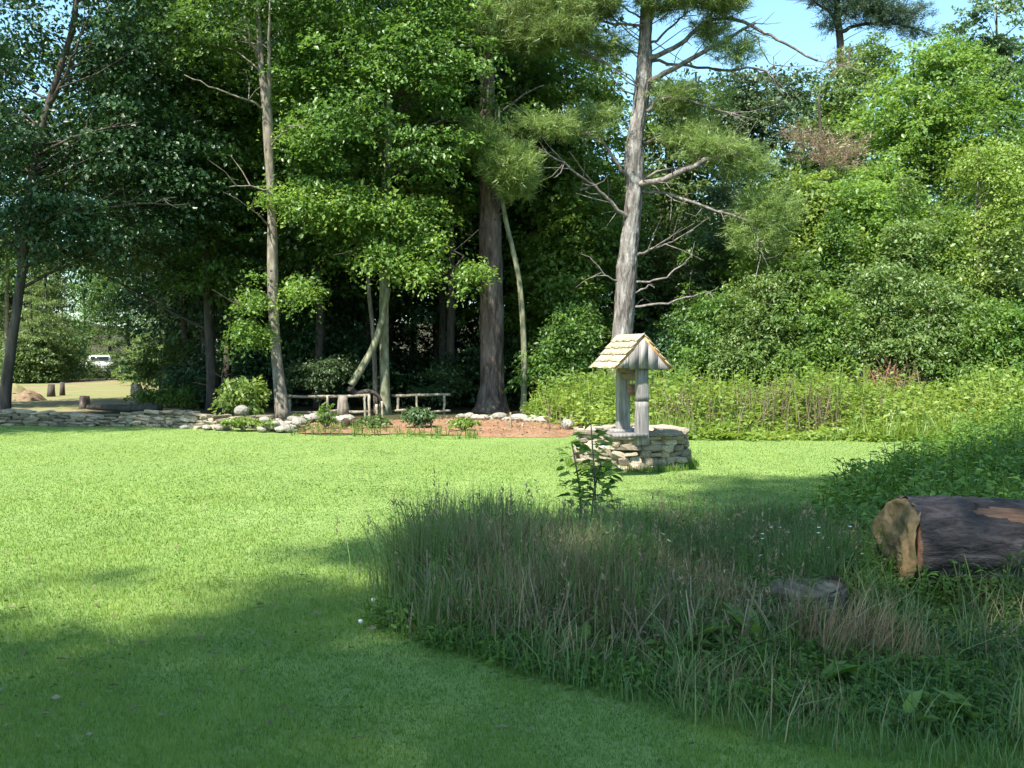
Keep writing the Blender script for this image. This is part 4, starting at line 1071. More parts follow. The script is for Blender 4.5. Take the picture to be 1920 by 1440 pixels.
def inst(k, x, y, s, rz, label, group, name='forest_tree', cat='tree'):
    o = empty(name, (x, y, 0), label, cat, group, rz)
    o.scale = (s, s, s)
    link('trunk', AR[k][0], o); c = link('crown', AR[k][1], o); c['kind'] = 'stuff'
    return o
def where(px, D):
    lm = [(330, 'beyond the left end of the bush by the wall'), (400, 'above the bright bush by the wall'), (470, 'left of the slender leaning tree'), (525, 'behind the slender leaning tree'), (580, 'behind the left railing, near its left end'), (640, 'behind the stump and left railing'),
          (700, 'behind the thin pale trunk'), (740, 'behind the greenish maple trunk'), (800, 'behind the right railing'), (860, 'just left of the broad trunk'), (921, 'behind the broad trunk'), (982, 'behind the slender curved tree'),
          (1060, 'right of the slender curved tree'), (1150, 'behind the foot of the tall pine')]
    a = min(lm, key=lambda q: abs(q[0] - px))[1]
    b = 'first' if D < 34.3 else 'second' if D < 38 else 'third' if D < 42.6 else 'fourth' if D < 48 else 'farthest'
    return '%s row, %s' % (b, a)
r_ = np.random.default_rng(33)
LB = 'dark forest tree deep in the shaded wood behind the railings'
for row, (D, x0, x1, n) in enumerate([(32.5, 330, 1000, 6), (36, 340, 1080, 7), (40, 350, 1030, 6), (45, 330, 1010, 6), (51, 300, 1010, 7)]):
    for i in range(n):
        px = x0 + (x1 - x0) * (i + .5) / n + r_.uniform(-25, 25)
        dd = D + r_.uniform(-1.2, 1.2)
        p = P(px, 700, dd)
        inst([0, 2, 1, 0, 2][r_.integers(5)] if row < 3 else [0, 2, 3][r_.integers(3)], p[0], dd, r_.uniform(.9, 1.1), r_.uniform(0, 6.28), 'dark wood tree, ' + where(px, dd), 'forest trees deep in the shaded wood')
RB = ['background tree seen between the slender curved tree and the tall pine', 'background tree just left of the tall pine trunk', 'background tree behind the tall pine trunk and its bare branches', 'olive background tree right of the tall pine under its upper branches',
      'olive background tree below the open sky, right of the pine branches', 'background tree behind the dead brown bough', 'olive background tree between the dead bough and the largest rounded tree', 'background tree behind the largest rounded green tree', 'olive background tree at upper right beside the pale thin-leaved tree',
      'background tree cut by the right edge at mid height', 'small olive tree showing just right of the pine trunk, above the well roof', 'small tree between the yellow-green round top and the bright young tree', 'small olive tree behind the willow-like bushes', 'small tree left of the feathery yellow-green tree',
      'distant dark tree right of the pine trunk', 'distant dark tree behind the olive trees of the slope', 'distant dark tree under the pale thin-leaved tree']
for i, (px, D, k, s) in enumerate([(1080, 44, 1, .7), (1150, 38, 4, .75), (1200, 42, 1, .75), (1310, 44, 4, .8), (1420, 46, 4, .8), (1530, 48, 1, .75), (1640, 50, 4, .85), (1740, 50, 1, .95), (1840, 48, 4, .95), (1950, 46, 1, 1.0), (1330, 33, 4, .5), (1560, 35, 1, .62), (1700, 35, 4, .6), (1790, 33, 1, .5), (1250, 52, 2, .7), (1480, 56, 2, .75), (1900, 56, 2, 1.0)]):
    p = P(px, 700, D); inst(k, p[0], D, s, i * 1.7, RB[i], 'background trees behind the right-hand slope', 'background_tree')
LD = ['beyond the clearing, right of the leaning dark trunk', 'beyond the clearing, left of the white car', 'standing behind the white car', 'beyond the clearing, left of the leaning dark trunk', 'right of the white car, behind the feathery bush', 'at the right end of the clearing above the feathery bush',
      'far off between the leaning dark trunk and the white car', 'far off behind the white car, to its left', 'far off behind the pale slim trunk', 'far off right of the white car', 'far off at the left edge of the clearing', 'far off above the right end of the clearing', 'behind the bright bush by the stone wall']
LC = 'sunlit conifer standing beyond the far clearing on the left'
for i, (px, D, k, s) in enumerate([(60, 54, 5, .62), (92, 57, 5, .72), (205, 78, 5, .85), (-20, 56, 5, .7), (292, 57, 5, .62), (300, 50, 5, .66), (90, 66, 4, .8), (160, 78, 1, .8), (20, 64, 4, .8), (240, 66, 1, .8), (-90, 60, 1, .8), (310, 60, 0, .8), (350, 44, 0, .7)]):
    p = P(px, 700, D); inst(k, p[0], D, s, i * 2.1, ('sunlit conifer ' if k == 5 else 'leafy tree ') + LD[i], 'trees beyond the far clearing' if k == 5 else 'leafy trees far beyond the clearing', 'conifer_tree' if k == 5 else 'far_tree')
# left canopy closing trees
for i, (px, D, k, s) in enumerate([(-75, 29, 0, .9), (352, 33, 0, .95), (395, 29, 2, .85)]):
    p = P(px, 700, D); o = inst(k, p[0], D, s, i * 1.3, ['dark tree off the left edge behind the leaning dark trunk', 'dark tree at the left end of the wood, behind the bright bush', 'dark tree left of the slender leaning tree, above the bright bush'][i], 'dark trees under the left canopy', 'shaded_tree')

# understory bushes in the dark, shared
r2 = np.random.default_rng(77)
c, d = blob_points([(0, 0, .8, 1.1, 1.1, .8, 1), (.4, .2, 1.5, .7, .7, .6, 1)], 110, r2)
V, Q, T, tt = spray_leaves(c, d, 30, .4, .13, r2)
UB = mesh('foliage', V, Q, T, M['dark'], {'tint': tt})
for i in range(46):
    px = r_.uniform(330, 1180); D = r_.uniform(34, 52)
    if i < 12: px = 350 + 62 * i + r_.uniform(-14, 14); D = r_.uniform(29.5, 33)
    p = P(px, 700, D); s = r_.uniform(.8, 1.5) * (1.5 if D > 44 else .8)
    o = link('understory_bush', UB, None, (p[0], D, 0), (0, 0, r_.uniform(0, 6)), (s, s, s))
    tag(o, 'dark bush, ' + where(px, D), 'bush', 'understory bushes in the shaded wood')
    o['kind'] = 'thing'
UG = mesh('foliage_light', V, Q, T, M['willow'], {'tint': tt})
for i in range(16):
    px = r_.uniform(-60, 330); D = r_.uniform(53, 60)
    if 90 < px < 290: px = 55 if i % 2 else 305; p = P(px, 700, D); s = r_.uniform(.9, 1.6)
    o = link('field_bush', UG, None, (p[0], D, 0), (0, 0, r_.uniform(0, 6)), (s, s, s))
    tag(o, ['round', 'broad'][i % 2] + ' green bush beyond the clearing, ' + ('left of the leaning dark trunk' if px < 20 else 'just right of the leaning dark trunk' if px < 90 else 'near the feathery bush'), 'bush', 'bushes along the far side of the clearing')

for i, (px, D, s) in enumerate([(160, 61, .62), (214, 61, .62), (188, 61, .52), (236, 58, .7)]):
    o = link('field_bush', UG, None, (P(px, 700, D)[0], D, 0), (0, 0, i * 1.9), (s, s, s))
    tag(o, ['bush at the left side of the white car', 'bush at the right side of the white car', 'low bush in front of the white car', 'taller bush right of the white car, towards the white stone'][i], 'bush')

seen = {}
for o in [q for q in col.objects if q.parent is None and q.get('label') and q.get('group', '').startswith(('understory', 'bushes along', 'forest trees'))]:
    k = seen.get(o['label'], 0); seen[o['label']] = k + 1
    if k:
        o['label'] = ['', 'rearmost ', 'smaller ', 'half hidden ', 'innermost ', 'outer '][min(k, 5)] + o['label']

# ------------------------------------------------------------------ things in the clearing
# white car, mostly hidden by leaves
D = 66.0
p = P(187, 700, D)
car = empty('parked_car', (p[0], D, 0), 'white car parked at the far side of the clearing, half hidden by leaves', 'car')
body = [(-.82, .35), (-.86, .6), (-.84, .95), (-.80, 1.0), (.80, 1.0), (.84, .95), (.86, .6), (.82, .35)]
def prism(prof, y0, y1, top=None):
    n = len(prof); V = [(x, y0, z) for x, z in prof] + [(x * (top or 1), y1, z) for x, z in prof]
    Q = [(i, (i + 1) % n, n + (i + 1) % n, n + i) for i in range(n)]
    V += [(0, y0, .7), (0, y1, .7)]
    T = [(2 * n, (i + 1) % n, i) for i in range(n)] + [(2 * n + 1, n + i, n + (i + 1) % n) for i in range(n)]
    return np.array(V, float), Q, T
cl = np.array((p[0], D, 0))
V, Q, T = prism(body, -2.1, 2.1); put('body', car, V + cl, Q, T, M['paint_white'])
cab = [(-.76, 1.0), (-.62, 1.42), (-.56, 1.46), (.56, 1.46), (.62, 1.42), (.76, 1.0)]
V, Q, T = prism(cab, -1.7, .9); V[-2:, 2] = 1.2; put('cabin', car, V + cl, Q, T, M['paint_white'])
V, Q = box(0, -1.712, 1.22, 1.08, .012, .30); put('rear_window', car, V + cl, Q, None, M['glass_dark'])
for s in (-1, 1):
    V, Q = box(s * .70, -.4, 1.22, .012, 2.1, .30, np.array(Matrix.Rotation(-s * .32, 3, 'Y'))); put('side_window', car, V + cl, Q, None, M['glass_dark'])
    V, Q = box(s * .70, -2.112, .78, .18, .02, .16); put('tail_light', car, V + cl, Q, None, M['red_lamp'])
    for yy in (-1.35, 1.35):
        V, Q, T = tube([(s * .68, yy, .33), (s * .88, yy, .33)], [.33, .33], 18); w_ = put('wheel', car, V + cl, Q, T, M['rubber'])
        V, Q, T = tube([(s * .87, yy, .33), (s * .892, yy, .33)], [.19, .17], 12); link('rim', mesh('rim', V + cl - np.array(car.location), Q, T, M['metal']), w_)
V, Q = box(0, -2.13, .45, 1.6, .08, .16); put('bumper', car, V + cl, Q, None, M['metal'])
car.rotation_euler.z = math.atan2(-p[0], D)
p = P(256, 724, 36); tag(link('boulder', SW[4], None, (p[0], 36, .24), (0, 0, .4), (.40, .34, .58)), 'white upright stone at the right side of the far clearing', 'boulder')
# soil mounds and stumps in the clearing
def mound(px, D, rx, ry, h, label, mat):
    p = P(px, 750, D); n = 22; rr = 6; V = []
    r2 = np.random.default_rng(int(px))
    for k in range(rr):
        f = 1 - k / rr
        for a in range(n):
            t = a / n * 2 * math.pi
            V.append((p[0] + math.cos(t) * rx * f * (1 + .08 * math.sin(3 * t)), D + math.sin(t) * ry * f, h * (1 - f ** 1.7) + r2.normal(0, .015) - .01))
    V.append((p[0], D, h))
    Q = [(k * n + a, k * n + (a + 1) % n, (k + 1) * n + (a + 1) % n, (k + 1) * n + a) for k in range(rr - 1) for a in range(n)]
    T = [((rr - 1) * n + a, (rr - 1) * n + (a + 1) % n, rr * n) for a in range(n)]
    return tag(link('soil_mound', mesh('soil_mound', V, Q, T, mat, smooth=True)), label, 'soil mound')
mound(52, 34, .60, .5, .34, 'brown soil mound in the clearing right of the leaning dark trunk', M['soil'])
mound(28, 40, .5, .5, .40, 'pale greyish heap behind the brown soil mound', M['field'])
for i, (px, D, h, r0, lb) in enumerate([(96, 37, .45, .13, 'dark short stump in the clearing beside the soil mound'), (117, 38, .5, .09, 'thinner dark stump right of the short one in the clearing'), (158, 29, .36, .14, 'brown stump just behind the stone wall')]):
    x = P(px, 750, D)[0]
    o = empty('stump', (x, D, 0), lb, 'stump')
    V, Q, T = tube([(x, D, -.03), (x, D, h * .5), (x + .01, D, h)], [r0 * 1.2, r0, r0 * .92], 10, .08, seed=i)
    put('stem', o, V, Q, T, M['bark_dark'] if i < 2 else M['bark_red'])
# fallen log behind the wall
lg = empty('fallen_log', (P(240, 760, 27)[0], 27, 0), 'dark fallen log lying behind the left stone wall', 'log')
V, Q, T = tube(spline([(P(165, 760, 27.5)[0], 27.5, .12), (P(220, 760, 27)[0], 27, .12), (P(300, 760, 26.6)[0], 26.6, .13)], 10), np.linspace(.07, .12, 10), 9, .06, seed=2)
put('stem', lg, V, Q, T, M['bark_dark'])

# heap of dead brush on the right slope
bh = empty('brush_heap', (P(1665, 715, 23.5)[0], 23.5, 0), 'heap of reddish-brown dead branches among the weeds on the right', 'brush heap')
mb = MB(); r2 = np.random.default_rng(12); c0 = np.array(bh.location)
for i in range(150):
    a = c0 + (r2.normal(0, .3), r2.normal(0, .25), r2.uniform(.2, 1.05))
    d = norm(r2.normal(0, 1, 3) + (0, 0, .3)) * r2.uniform(.25, .65)
    mb.add(*tube([a - d, a + r2.normal(0, .05, 3), a + d], [.017, .013, .006], 4, cap=False))
V, Q, T = mb.arr(); put('sticks', bh, V, Q, T, M['red_wood'])['kind'] = 'stuff'
bh.children[-1].name = 'deadwood'

# ------------------------------------------------------------------ low plants
def weed_field(name, label, region, n, h0, h1, leaf, mat, seed, per=22, tmpl=DIAM, hfun=None, aspect=.55, spread=.12, stem_mat=None, cat='weeds', fan=1.0, tintnoise=True):
    """region(r, n) -> x, y arrays; every plant is a stem with leaves spiralling up it"""
    r2 = np.random.default_rng(seed)
    x, y = region(r2, n); n = len(x)
    h = r2.uniform(h0, h1, n) * (1 + .3 * noise3(np.c_[x, y, 0 * x], seed, 2.0))
    if hfun is not None: h = h * hfun(x, y)
    lean = r2.normal(0, .18, (n, 2)) * h[:, None]
    k = np.repeat(np.arange(n), per); m = len(k)
    t = r2.uniform(.12, 1, m)
    ang = r2.uniform(0, 6.28, m)
    base = np.c_[x[k] + lean[k, 0] * t ** 1.5, y[k] + lean[k, 1] * t ** 1.5, h[k] * t]
    rad = r2.uniform(0, spread, m) * (1.2 - t * .7)
    hd = np.c_[np.cos(ang), np.sin(ang), 0 * ang]
    base += hd * rad[:, None]
    ld = hd * fan + np.c_[0 * ang, 0 * ang, r2.uniform(-.5, .7, m)]
    nn = np.array((0, 0, 1.0)) + r2.normal(0, .35, (m, 3)) - hd * .2
    L = leaf * r2.uniform(.6, 1.3, m) * (1.15 - .4 * t)
    pn = noise3(np.c_[x, y, 0 * x], seed + 5, 1.2) * .3 if tintnoise else 0 * x
    tint = np.clip(.45 + pn[k] + r2.normal(0, .2, m), 0, 1)
    V, Q, T, tt = leaves(base, ld, nn, L, L * aspect, tint, tmpl)
    o = tag(link(name, mesh(name, V, Q, T, mat, {'tint': tt})), label, cat, kind='stuff')
    # stems
    w = .004 + .004 * (y.mean() / 12)
    b = np.c_[x, y, np.zeros(n)]; tp = np.c_[x + lean[:, 0], y + lean[:, 1], h]; md = (b + tp) / 2 - np.c_[lean * .12, 0 * x]
    s = np.array((w, 0, 0))
    V = np.stack([b - s, b + s, md - s * .8, md + s * .8, tp - s * .4, tp + s * .4], 1).reshape(-1, 3)
    o6 = (np.arange(n) * 6)[:, None, None]
    Q = (np.array([[0, 1, 3, 2], [2, 3, 5, 4]])[None] + o6).reshape(-1, 4)
    so_ = link('stalks', mesh('stalks', V, Q, None, stem_mat or mat, {'tint': np.repeat(r2.uniform(0, 1, n), 6)}), o); so_['kind'] = 'stuff'
    return o
def in_poly(poly):
    poly = np.array(poly)
    def f(r2, n):
        x = r2.uniform(poly[:, 0].min(), poly[:, 0].max(), n * 3); y = r2.uniform(poly[:, 1].min(), poly[:, 1].max(), n * 3)
        k = inside(poly, x, y); return x[k][:n], y[k][:n]
    return f
def blades_field(name, label, region, n, h0, h1, w, mat, seed, bend=.45, cat='grass', hfun=None, heads=0.0, head_mat=None, lean0=(0, 0)):
    r2 = np.random.default_rng(seed)
    x, y = region(r2, n); n = len(x)
    h = r2.uniform(h0, h1, n)
    if hfun is not None: h = h * hfun(x, y)
    a = r2.uniform(0, 6.28, n); b_ = np.abs(r2.normal(0, bend, n)) * h
    dx = np.cos(a) * b_ + lean0[0] * h; dy = np.sin(a) * b_ + lean0[1] * h
    ts = np.array([0, .35, .7, 1.0]); ww = np.array([1, .9, .6, 0])
    fa = a + r2.uniform(-1, 1, n) + 1.57
    sx, sy = np.cos(fa) * w / 2, np.sin(fa) * w / 2
    V = []
    for t, k in zip(ts, ww):
        cx = x + dx * t ** 2; cy = y + dy * t ** 2; cz = h * (t - .18 * (b_ / h) * t ** 2)
        if k > 0:
            V.append(np.c_[cx - sx * k, cy - sy * k, cz]); V.append(np.c_[cx + sx * k, cy + sy * k, cz])
        else: V.append(np.c_[cx, cy, cz])
    V = np.stack(V, 1).reshape(-1, 3)
    o7 = (np.arange(n) * 7)[:, None, None]
    Q = (np.array([[0, 1, 3, 2], [2, 3, 5, 4]])[None] + o7).reshape(-1, 4); T = (np.array([[4, 5, 6]])[None] + o7).reshape(-1, 3)
    tint = np.clip(.45 + .3 * noise3(np.c_[x, y, 0 * x], seed, 3) + r2.normal(0, .22, n), 0, 1)
    o = tag(link(name, mesh(name, V, Q, T, mat, {'tint': np.repeat(tint, 7)})), label, cat, kind='stuff')
    if heads > 0:
        k = r2.uniform(0, 1, n) < heads
        tip = np.c_[x + dx, y + dy, h * (1 - .18 * (b_ / h))][k]; m = len(tip); per = 9
        kk = np.repeat(np.arange(m), per)
        base = tip[kk] - np.c_[0 * kk, 0 * kk, r2.uniform(0, .12, len(kk))]
        dd = r2.normal(0, .5, (len(kk), 3)) + (0, 0, .9)
        L = r2.uniform(.02, .045, len(kk))
        V, Q, T, tt = leaves(base, dd, r2.normal(0, 1, (len(kk), 3)), L, L * .35, r2.uniform(0, 1, len(kk)))
        s_ = link('seed_heads', mesh('seed_heads', V, Q, T, head_mat or mat, {'tint': tt}), o); s_['kind'] = 'stuff'
        s_.name = 'seed_head'
    return o

# sunlit weeds before the slope
WB = [(.6, 24.5), (.9, 21.6), (1.9, 19.6), (3.4, 18.4), (7.0, 18.1), (9.5, 17.4), (14, 16.4), (14, 24), (8, 24.5), (3, 25.5)]
weed_field('weeds', 'sunlit yellow-green weeds between the lawn and the right slope', in_poly(WB), 2300, .55, 1.0, .15, M['weed'], 601, per=17, spread=.24, aspect=.68,
           hfun=lambda x, y: np.clip(.22 + (y - lawn_far(x) + .1 - .8 * noise3(np.c_[x, y, 0 * x], 61, 1.6)) * .6, .15, 1.2) * (1 + .28 * noise3(np.c_[x, y, 0 * x], 63, 1.3)))
blades_field('meadow_grass', 'ragged sunlit grass along the front of the weeds', in_poly([(1.9, 19.3), (3.4, 18.5), (7.0, 18.2), (9.5, 17.5), (12, 16.8), (12, 18.4), (7, 19.4), (3.2, 19.8), (2.2, 20.4)]), 4200, .10, .50, .014, M['weed'], 604, bend=.6, hfun=lambda x, y: np.clip(.7 + .7 * noise3(np.c_[x, y, 0 * x], 66, 2.2), .2, 1.6))
weed_field('dry_weeds', 'reddish brown dry stalks mixed into the sunlit weeds', (lambda r2, n: (r2.normal(5.0, 1.5, n), r2.normal(20.3, .7, n))), 170, .55, 1.0, .07, M['dead'], 602, per=16, spread=.15)
weed_field('bright_weeds', 'bright leafy weeds between the mulch bed and the pine foot', in_poly([(.4, 23.5), (1.2, 22.3), (2.6, 22.5), (2.8, 25.5), (.6, 26)]), 500, .3, .7, .11, M['weed'], 603, per=18, spread=.2)
# shaded thicket on the right
TH = [(2.1, 8.4), (3.6, 11.0), (5.0, 13.2), (6.6, 15.4), (7.6, 17), (11, 18), (11, 8), (6.0, 7.4), (3.0, 7.3)]
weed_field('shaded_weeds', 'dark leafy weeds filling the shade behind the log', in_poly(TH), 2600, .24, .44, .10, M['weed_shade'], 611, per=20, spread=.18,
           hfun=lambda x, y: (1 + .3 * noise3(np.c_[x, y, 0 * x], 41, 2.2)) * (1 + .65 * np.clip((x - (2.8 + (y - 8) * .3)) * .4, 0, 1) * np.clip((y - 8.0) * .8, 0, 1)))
LOWG = [(.9, 5.2), (1.4, 4.6), (2.4, 4.3), (6, 4.0), (6.5, 8), (3.0, 8.4), (1.8, 7.6), (1.2, 6.5)]
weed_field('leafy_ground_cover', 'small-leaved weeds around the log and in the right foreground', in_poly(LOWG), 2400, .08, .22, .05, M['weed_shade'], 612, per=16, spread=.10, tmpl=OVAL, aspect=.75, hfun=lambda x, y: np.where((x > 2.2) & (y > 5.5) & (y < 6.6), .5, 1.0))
# tall grass clump
TG = [(-.55, 5.85), (-.2, 5.6), (.4, 5.4), (1.1, 5.2), (1.6, 5.4), (1.9, 6.2), (2.5, 7.3), (2.5, 8.2), (1.6, 8.3), (.6, 8.0), (-.2, 7.9), (-.72, 7.5), (-.78, 6.6)]
nostump = lambda x, y: np.where((np.abs(x - P(1505, 1085, 6.0)[0]) < .30) & (y < 6.3) & (y > 5.2), .42, 1.0) * np.where((x > 2.15) & (y < 6.7), .45, 1.0)
def tufty(poly, nt, sp):
    f0 = in_poly(poly)
    def f(r2, n):
        cx, cy = f0(r2, nt); k = r2.integers(0, len(cx), n)
        s_ = sp * r2.uniform(.5, 1.5, len(cx))
        x = cx[k] + r2.normal(0, 1, n) * s_[k]; y = cy[k] + r2.normal(0, 1, n) * s_[k]
        return x, y
    return f
hf = lambda x, y: np.clip(.55 + (y - 5.3) * .42, .5, 1.0) * (1 - .32 * np.clip((x - .3) / 1.6, 0, 1)) * (1 + .20 * noise3(np.c_[x, y, 0 * x], 17, 3.2))
blades_field('tall_grass', 'clump of tall blue-green grass in the shade before the well', tufty(TG, 230, .11), 17000, .28, .66, .006, M['tall'], 621, bend=.5, hfun=hf, heads=.035, head_mat=M['straw'])
blades_field('dry_grass', 'brown dead grass stalks inside the tall grass clump', tufty([(-.4, 5.8), (.5, 5.5), (1.3, 5.4), (1.5, 6.6), (.2, 7.0), (-.5, 6.6)], 70, .10), 5200, .28, .60, .005, M['straw'], 622, bend=.40, hfun=hf)
blades_field('tall_grass', 'bent tufts of dark grass right of the tall clump', in_poly([(1.6, 5.2), (2.3, 5.3), (3.2, 8.6), (2.2, 9.6), (1.4, 8)]), 4200, .18, .42, .007, M['tall'], 623, bend=.7, hfun=nostump)
FR = [(-.6, 5.75), (.2, 4.9), (1.1, 4.2), (2.2, 3.8), (4.5, 3.8), (5.5, 6.5), (2.6, 7.0), (1.6, 5.6), (.4, 5.7), (-.6, 6.4)]
blades_field('arching_grass', 'arching broad grass blades in loose tufts over the front weeds', tufty(FR, 95, .05), 1500, .18, .36, .008, M['tall'], 630, bend=.85)
blades_field('arching_grass', 'fresh green grass blades standing out of the tall clump', tufty(TG, 70, .05), 1500, .35, .62, .009, M['rough'], 631, bend=.55, hfun=hf)
blades_field('dry_grass', 'tan dead blades scattered through the front weeds', tufty(FR, 45, .10), 1500, .12, .30, .005, M['straw'], 632, bend=.8)
blades_field('dry_grass', 'rusty drooping dead grass below the flat stump', in_poly([(1.55, 4.9), (2.05, 4.9), (1.95, 5.5), (1.45, 5.5)]), 420, .2, .42, .006, M['straw'], 624, bend=.45, lean0=(.15, -.15))
blades_field('rough_grass', 'rough uncut grass along the front of the weeds', in_poly([(-.75, 5.75), (.2, 4.8), (1.0, 4.1), (2.0, 3.6), (5, 3.5), (6, 5.0), (2.0, 5.3), (.4, 5.5), (-.7, 6.2)]), 15000, .05, .16, .005, M['rough'], 625, bend=.7)
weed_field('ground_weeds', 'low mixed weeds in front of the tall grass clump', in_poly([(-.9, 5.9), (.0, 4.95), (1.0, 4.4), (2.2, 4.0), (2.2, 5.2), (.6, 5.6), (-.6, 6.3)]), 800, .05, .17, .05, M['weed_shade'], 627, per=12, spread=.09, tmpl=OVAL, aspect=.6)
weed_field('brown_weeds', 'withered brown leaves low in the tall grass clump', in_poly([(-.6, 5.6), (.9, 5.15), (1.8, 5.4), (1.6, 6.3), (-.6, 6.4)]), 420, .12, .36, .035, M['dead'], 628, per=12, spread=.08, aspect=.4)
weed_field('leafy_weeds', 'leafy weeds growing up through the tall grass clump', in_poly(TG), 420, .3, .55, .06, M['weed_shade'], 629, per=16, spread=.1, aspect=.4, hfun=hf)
blades_field('rough_grass', 'uncut grass ring at the foot of the well', lambda r2, n: (lambda a, q: (wx + np.cos(a) * q, wy + np.sin(a) * q))(r2.uniform(0, 6.28, n), r2.uniform(.76, .95, n)), 2200, .05, .14, .008, M['blade'], 626, bend=.4)

# broad leaves standing out of the right foreground
def rosette(px, py, D, n, L, label, seed, mat='weed_shade', up=.8, name='dock_plant'):
    p = P(px, py, D); x, y = p[0], D
    o = empty(name, (x, y, 0), label, 'plant')
    r2 = np.random.default_rng(seed)
    for i in range(n):
        a = r2.uniform(0, 6.28); l = L * r2.uniform(.7, 1.15)
        D_ = np.array([[math.cos(a), math.sin(a), up * r2.uniform(.5, 1.4)]])
        V, Q, T, tt = leaves(np.array([[x, y, .02]]) + D_ * .03, D_, np.array([[0, 0, 1.0]]) - D_ * .2, np.array([l]), np.array([l * .55]), np.array([r2.uniform(.3, 1)]), OVAL)
        put('leaf', o, V, Q, T, M['bright' if n == 8 else mat], {'tint': tt}, smooth=True)
    return o
for i, (px, py, D, n, L, lb) in enumerate([
    (1420, 1180, 5.35, 8, .24, 'large-leaved dock plant standing upright before the rusty dead grass'),
    (1270, 1240, 5.25, 9, .27, 'broad-leaved weed at the front edge of the tall grass'),
    (1310, 1200, 5.4, 9, .26, 'broad-leaved weed left of the upright dock plant'),
    (1770, 1330, 4.35, 7, .17, 'long-leaved weed in the bottom right corner'),
    (1830, 1350, 4.25, 6, .16, 'long-leaved weed nearest to the bottom right corner'),
    (1690, 1390, 4.2, 5, .16, 'small broad-leaved weed at the bottom edge on the right'),
    (1530, 1270, 4.7, 6, .18, 'broad-leaved weed below the rusty dead grass'),
    (1100, 1210, 5.3, 7, .16, 'low broad-leaved weed at the clump foot, left of centre')]):
    rosette(px, py, D, n, L, lb, 700 + i, up=1.1 if i == 0 else .7)
# tall leafy weed before the well
def leafy_stem(px, D, h, label, seed, n=40, leaf=.10, mat='dark', lean=.0):
    x = P(px, 800, D)[0]
    o = empty('leafy_plant', (x, D, 0), label, 'plant')
    r2 = np.random.default_rng(seed)
    V, Q, T = tube([(x, D, -.02), (x + lean * .3, D, h * .5), (x + lean, D, h)], [.011, .009, .005], 6); put('stem', o, V, Q, T, M['bark_dark'])
    t = r2.uniform(.2, 1, n); a = r2.uniform(0, 6.28, n)
    hd = np.c_[np.cos(a), np.sin(a), 0 * a]
    c = np.c_[x + lean * t, np.full(n, D), h * t] + hd * (r2.uniform(.0, .17, n) * (1.2 - .4 * t))[:, None]
    V, Q, T, tt = leaves(c, hd + np.c_[0 * a, 0 * a, r2.uniform(-.4, .5, n)], np.array((0, 0, 1.0)) + r2.normal(0, .6, (n, 3)), leaf * r2.uniform(.7, 1.3, n), leaf * .6 * r2.uniform(.7, 1.3, n), r2.uniform(0, 1, n), OVAL)
    f = put('foliage', o, V, Q, T, M[mat], {'tint': tt}); f['kind'] = 'stuff'
    return o
leafy_stem(1118, 9.2, .96, 'dark leafy stem standing before the left side of the well', 801, 110, .12, 'weed_shade', -.05)
leafy_stem(1108, 9.4, .60, 'shorter dark leafy stem beside the tall one before the well', 802, 70, .11, 'weed_shade', .10)
leafy_stem(1092, 9.3, .78, 'leafy stem leaning left beside the tall one before the well', 803, 46, .11, 'weed_shade', -.10)
# plants in the mulch bed
def bushlet(px, D, rx, h, mat, label, seed, n=60, leaf=.09, per=16):
    x = P(px, 800, D)[0]
    o = empty('garden_plant', (x, D, 0), label, 'plant')
    r2 = np.random.default_rng(seed)
    c, d = blob_points([(x, D, h * .55, rx, rx * .8, h * .5, 1)], n, r2)
    V, Q, T, tt = spray_leaves(c, d, per, .10, leaf, r2, droop=.3, aspect=.5)
    put('foliage', o, V, Q, T, M[mat], {'tint': tt})['kind'] = 'stuff'
    mb = MB()
    for q in c[:14]: mb.add(*tube([(x, D, 0), ((x + q[0]) / 2, (D + q[1]) / 2, q[2] * .6), q], [.008, .006, .004], 4, cap=False))
    V, Q, T = mb.arr(); put('stem', o, V, Q, T, M['bark_mossy'])
    return o
bushlet(786, 21.0, .33, .46, 'bluegreen', 'rounded blue-green plant in the mulch before the right railing', 811, 150)
bushlet(455, 20.6, .42, .26, 'weed', 'low yellow-green plant before the end of the stone wall', 812, 110)
bushlet(505, 20.3, .2, .2, 'weed', 'small yellow-green tuft against the rock heap', 813, 40)
bushlet(700, 20.9, .34, .26, 'willow', 'sprawling green plant at the foot of the two pale stakes', 814, 70)
bushlet(612, 21.0, .2, .5, 'bright', 'thin seedling growing up the left garden stake', 815, 36)
bushlet(870, 20.2, .30, .28, 'weed', 'loose pale green plant at the front edge of the mulch below the broad trunk', 816, 60)
bushlet(560, 21.6, .22, .24, 'bright', 'small green plant between rock heap and mulch', 817, 34)
bushlet(1015, 24.2, .5, .45, 'weed', 'leafy yellow-green plant behind the mulch bed, right of the slender curved tree', 818, 110)

r2 = np.random.default_rng(92)
mx_, my_ = in_poly([tuple(q) for q in mpoly])(r2, 1500); n = len(mx_)
V, Q, T, tt = leaves(np.c_[mx_, my_, r2.uniform(.03, .085, n)], r2.normal(0, 1, (n, 3)) * (1, 1, .3), np.array((0, 0, 1.0)) + r2.normal(0, .5, (n, 3)), r2.uniform(.03, .10, n), r2.uniform(.02, .05, n), r2.uniform(0, 1, n))
tag(link('bark_chips', mesh('bark_chips', V, Q, T, M['dead'], {'tint': tt})), 'loose bark chips and straw strewn over the mulch bed', 'wood chips', kind='stuff')
weed_field('bed_weeds', 'small green weeds along the front and left half of the mulch bed', in_poly([G(545, 818)[:2], G(560, 800)[:2], G(720, 800)[:2], G(760, 812)[:2], G(900, 818)[:2], G(900, 824)[:2]]), 150, .06, .22, .05, M['bright'], 645, per=14, spread=.10)

